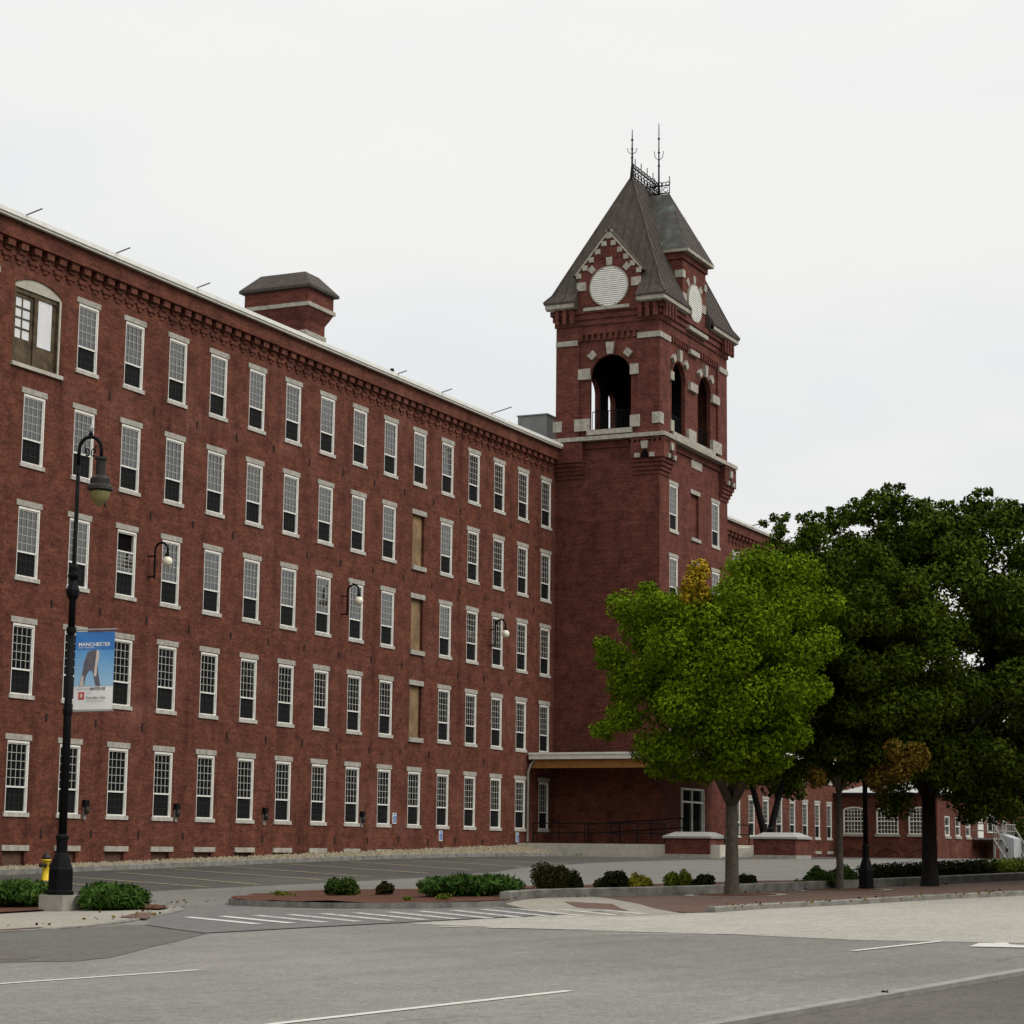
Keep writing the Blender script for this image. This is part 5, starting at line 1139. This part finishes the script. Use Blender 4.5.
tree('street_tree', -12.8, -33.52, 'large dark dense tree with a thick black trunk at the right', .16, 1.9, 7, (2.1, 2.6), (.2, 4.7, .0), (2.75, 2.7, 2.75), 170, .34, .62, 1300, 'leaf_dark', .06, 9, 'darkbark', lo=-1, lobes=LOBE3, inner=1.)
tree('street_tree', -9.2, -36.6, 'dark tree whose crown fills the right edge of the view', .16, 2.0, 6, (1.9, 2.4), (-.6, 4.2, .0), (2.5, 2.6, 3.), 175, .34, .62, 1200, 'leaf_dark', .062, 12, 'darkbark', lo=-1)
# forked tree standing by the mill, behind the right pier
fx_, fy_ = 60., -5.6; z = h(fx_, fy_); ft = thing('forked_tree', (fx_, fy_, z), 'dark tree with a forked trunk standing beyond the right brick pier', 'tree')
m_ = MB(); b = Vector((fx_, fy_, z-.1)); m_.tube([b, b+Vector((0, 0, .9))], [.42, .34], 9)
for s_ in (-1, 1):
    p = b+Vector((0, 0, .8)); m_.tube([p, p+RX*s_*.3+Vector((0, 0, 1.2)), p+RX*s_*.75+Vector((0, 0, 3.)), p+RX*s_*1.5+Vector((0, 0, 5.2))], [.26, .2, .17, .08], 8)
m_.build('trunk', 'darkbark', ft, True)
cl = crown_clumps((fx_, fy_, z+6.0), (2.9, 2.9, 2.9), 50, .6, 1., 260, 21); leaf_obj('crown', leaf_cloud(cl, .2), 'leaf_dark', ft)
bt = thing('bushy_tree', (113.2, -9.6, h(113.2, -9.6)), 'low dark bushy tree at the right edge beside the pale shed', 'tree')
MB().tube([(113.2, -9.6, h(113.2, -9.6)-.1), (113.2, -9.6, h(113.2, -9.6)+2)], [.2, .12], 8).build('trunk', 'darkbark', bt)
cl = crown_clumps((113.2, -9.6, h(113.2, -9.6)+2.9), (2.1, 2.1, 2.4), 44, .5, .85, 420, 31, .9, -1); leaf_obj('crown', leaf_cloud(cl, .11), 'leaf_mid', bt)

# ---------------------------------------------------------------- shrubs
def shrub(name, x, y, w, hh, label, leaf, size, n, group=None, seed=1, dx=None, up=.3, asp=1.6, lumps=7, zoff=.15, jitter=.6):
    rng = np.random.default_rng(seed); z = h(x, y)+zoff; cl = []; D_ = np.array((.904, .427, 0)); R_ = np.array((RX.x, RX.y, 0))
    for i in range(lumps):
        a, b = rng.uniform(-.7, .7), rng.uniform(-.6, .6); q = rng.uniform(.32, .5)
        c = np.array((x, y, z))+R_*a*w/2+D_*b*(dx or w)/2+np.array((0, 0, hh*(rng.uniform(.3, .62) if lumps > 1 else .45)))
        cl.append((c, (w*q*.6, w*q*.6, hh*.42*rng.uniform(.8, 1.1)), n//lumps))
    v = leaf_cloud(cl, size, asp, up, .5, jitter); v[:, 2] = np.maximum(v[:, 2], z-.02)
    o = leaf_obj(name, v, leaf, loc=(x, y, z)); return tag(o, label, 'shrub', group)
J = 'junipers round the corner lamp'; SM = 'shrubs in the mulch beds'; SP = 'small perennials in the mulch island'
shrub('juniper', -24.2, -19.5, 2.2, .46, 'low spreading green juniper left of the street lamp base', 'juniper', .04, 9000, J, 1, 2., 1.2, 3.4, 11, .06)
shrub('juniper', -24.72, -22.15, 1.25, .44, 'low spreading green juniper right of the street lamp base', 'juniper', .04, 8000, J, 2, 1.4, 1.2, 3.4, 11, .06)
shrub('juniper', -20.2, -26.9, 1.75, .44, 'wide low juniper with bright tips in the middle of the mulch island', 'juniper', .04, 8000, None, 3, 1.1, 1.2, 3.4, 11, .1)
shrub('round_shrub', -19.97, -23.95, .74, .36, 'round clipped green shrub at the left of the mulch island', 'shrub_green', .035, 5200, SM, 4, zoff=.1)
shrub('round_shrub', -19.85, -24.85, .46, .27, 'small brownish shrub in the mulch island right of the round green one', 'shrub_red', .035, 2400, SM, 5, zoff=.1)
shrub('small_plant', -22.3, -26.7, .2, .1, 'tiny lime perennial at the front of the mulch island', 'shrub_lime', .03, 160, SP, 6, zoff=.1)
shrub('small_plant', -21.9, -27.2, .3, .16, 'lime green tuft just in front of the wide juniper', 'shrub_lime', .03, 260, SP, 7, zoff=.1)
shrub('small_plant', -20.2, -22.9, .6, .12, 'straggly green plants at the left tip of the mulch island', 'shrub_lime', .03, 260, SP, 8, zoff=.1)
shrub('round_shrub', -19.42, -28.1, .78, .6, 'tall dark bronze shrub at the bend of the granite edging', 'shrub_red', .035, 7000, SM, 9, zoff=.1)
shrub('round_shrub', -18.95, -28.25, .56, .5, 'dark bronze shrub touching the tall bronze one on its right', 'shrub_dark', .035, 4200, SM, 10, zoff=.1)
shrub('round_shrub', -17.97, -28.72, .62, .44, 'dark green shrub left of the golden yellow one', 'shrub_dark', .035, 4200, SM, 11, zoff=.1)
shrub('round_shrub', -17.82, -29.26, .46, .38, 'golden yellow shrub behind the granite edging', 'shrub_gold', .035, 3000, SM, 12, zoff=.1)
shrub('round_shrub', -17.17, -29.74, .5, .42, 'yellow-green shrub left of the maple trunk', 'shrub_lime', .035, 3400, SM, 13, zoff=.1)
shrub('round_shrub', -16.58, -30.05, .46, .34, 'low dark shrub between the yellow-green one and the maple trunk', 'shrub_dark', .035, 2800, SM, 14, zoff=.1)
shrub('round_shrub', -16.0, -30.75, .42, .32, 'small dark shrub mostly hidden behind the maple trunk', 'shrub_dark', .035, 2400, SM, 15, zoff=.1)
shrub('small_plant', -15.3, -31.6, .25, .2, 'tiny yellowing plant between the maple and the green mound shrub', 'shrub_lime', .03, 260, SP, 16, zoff=.12)
shrub('round_shrub', -14.6, -31.85, .72, .42, 'green mounded shrub left of the slender tree trunk', 'shrub_green', .035, 5000, SM, 17, zoff=.1)
shrub('round_shrub', -14.0, -32.2, .6, .44, 'green mounded shrub right of the slender tree trunk', 'shrub_green', .035, 4200, SM, 18, zoff=.1)
hg = []
for i in range(20):
    f = i/19; x = -12.6+7.6*f; y = -32.2-1.9*f; hg.append(((x, y, h(x, y)+.3), (.4, .36, .24), 900))
tag(leaf_obj('low_hedge', leaf_cloud(hg[:13], .04), 'shrub_dark'), 'long low dark hedge behind the granite edging under the big tree', 'hedge')
tag(leaf_obj('low_hedge', leaf_cloud(hg[13:], .04), 'shrub_lime'), 'bright green end of hedge in front of the pale shed', 'hedge')
shrub('weed', -38.75, -39.83, .1, .05, 'small weed growing in the joint of the near kerb', 'shrub_dark', .03, 60, None, 20, zoff=.06, lumps=2)

lit = []
for pts_, n in ((edgeR[2:7], 70), (eL[:-3], 60), (wallF[2:9], 60)):
    for i in range(n):
        k = random.randrange(len(pts_)-1); f = random.random(); x = pts_[k][0]+(pts_[k+1][0]-pts_[k][0])*f+random.gauss(0, .35); y = pts_[k][1]+(pts_[k+1][1]-pts_[k][1])*f+random.gauss(0, .35)
        lit.append(((x, y, h(x, y)+.125 if pts_ is wallF[2:9] else h(x, y)+.11), (.03, .03, .005), 1))
tag(leaf_obj('leaf_litter', leaf_cloud(lit, .045, 1.5, 0, 0, .2), 'leaf_brown'), 'scattered fallen brown leaves along the kerbs and pavement', 'leaves', kind='stuff')

# unseen wood: mirrored in the mill windows, drawn round to block low sky
cl = []
rng = np.random.default_rng(77)
line = [(-170, 60), (-165, -50), (-110, -78), (260, -82)]; seg = [math.dist(a, b) for a, b in zip(line, line[1:])]; tot = sum(seg)
for i in range(330):
    d = tot*i/330; k = 0
    while d > seg[k]: d -= seg[k]; k += 1
    f = d/seg[k]; x = line[k][0]+(line[k+1][0]-line[k][0])*f+rng.uniform(-4, 4); y = line[k][1]+(line[k+1][1]-line[k][1])*f+rng.uniform(-4, 4)
    hh = 20+3*math.sin(i*.7)+rng.uniform(-3, 3)
    for q in range(4): cl.append(((x, y, -4+hh*(.15+.24*q)), (4.2, 4, hh*.17), 70))
tag(leaf_obj('unseen_wood', leaf_cloud(cl, 1.6), 'leaf_wood'), 'unseen dark wood across the street, mirrored in the lower mill windows and blocking low sky', 'wood', kind='stuff')
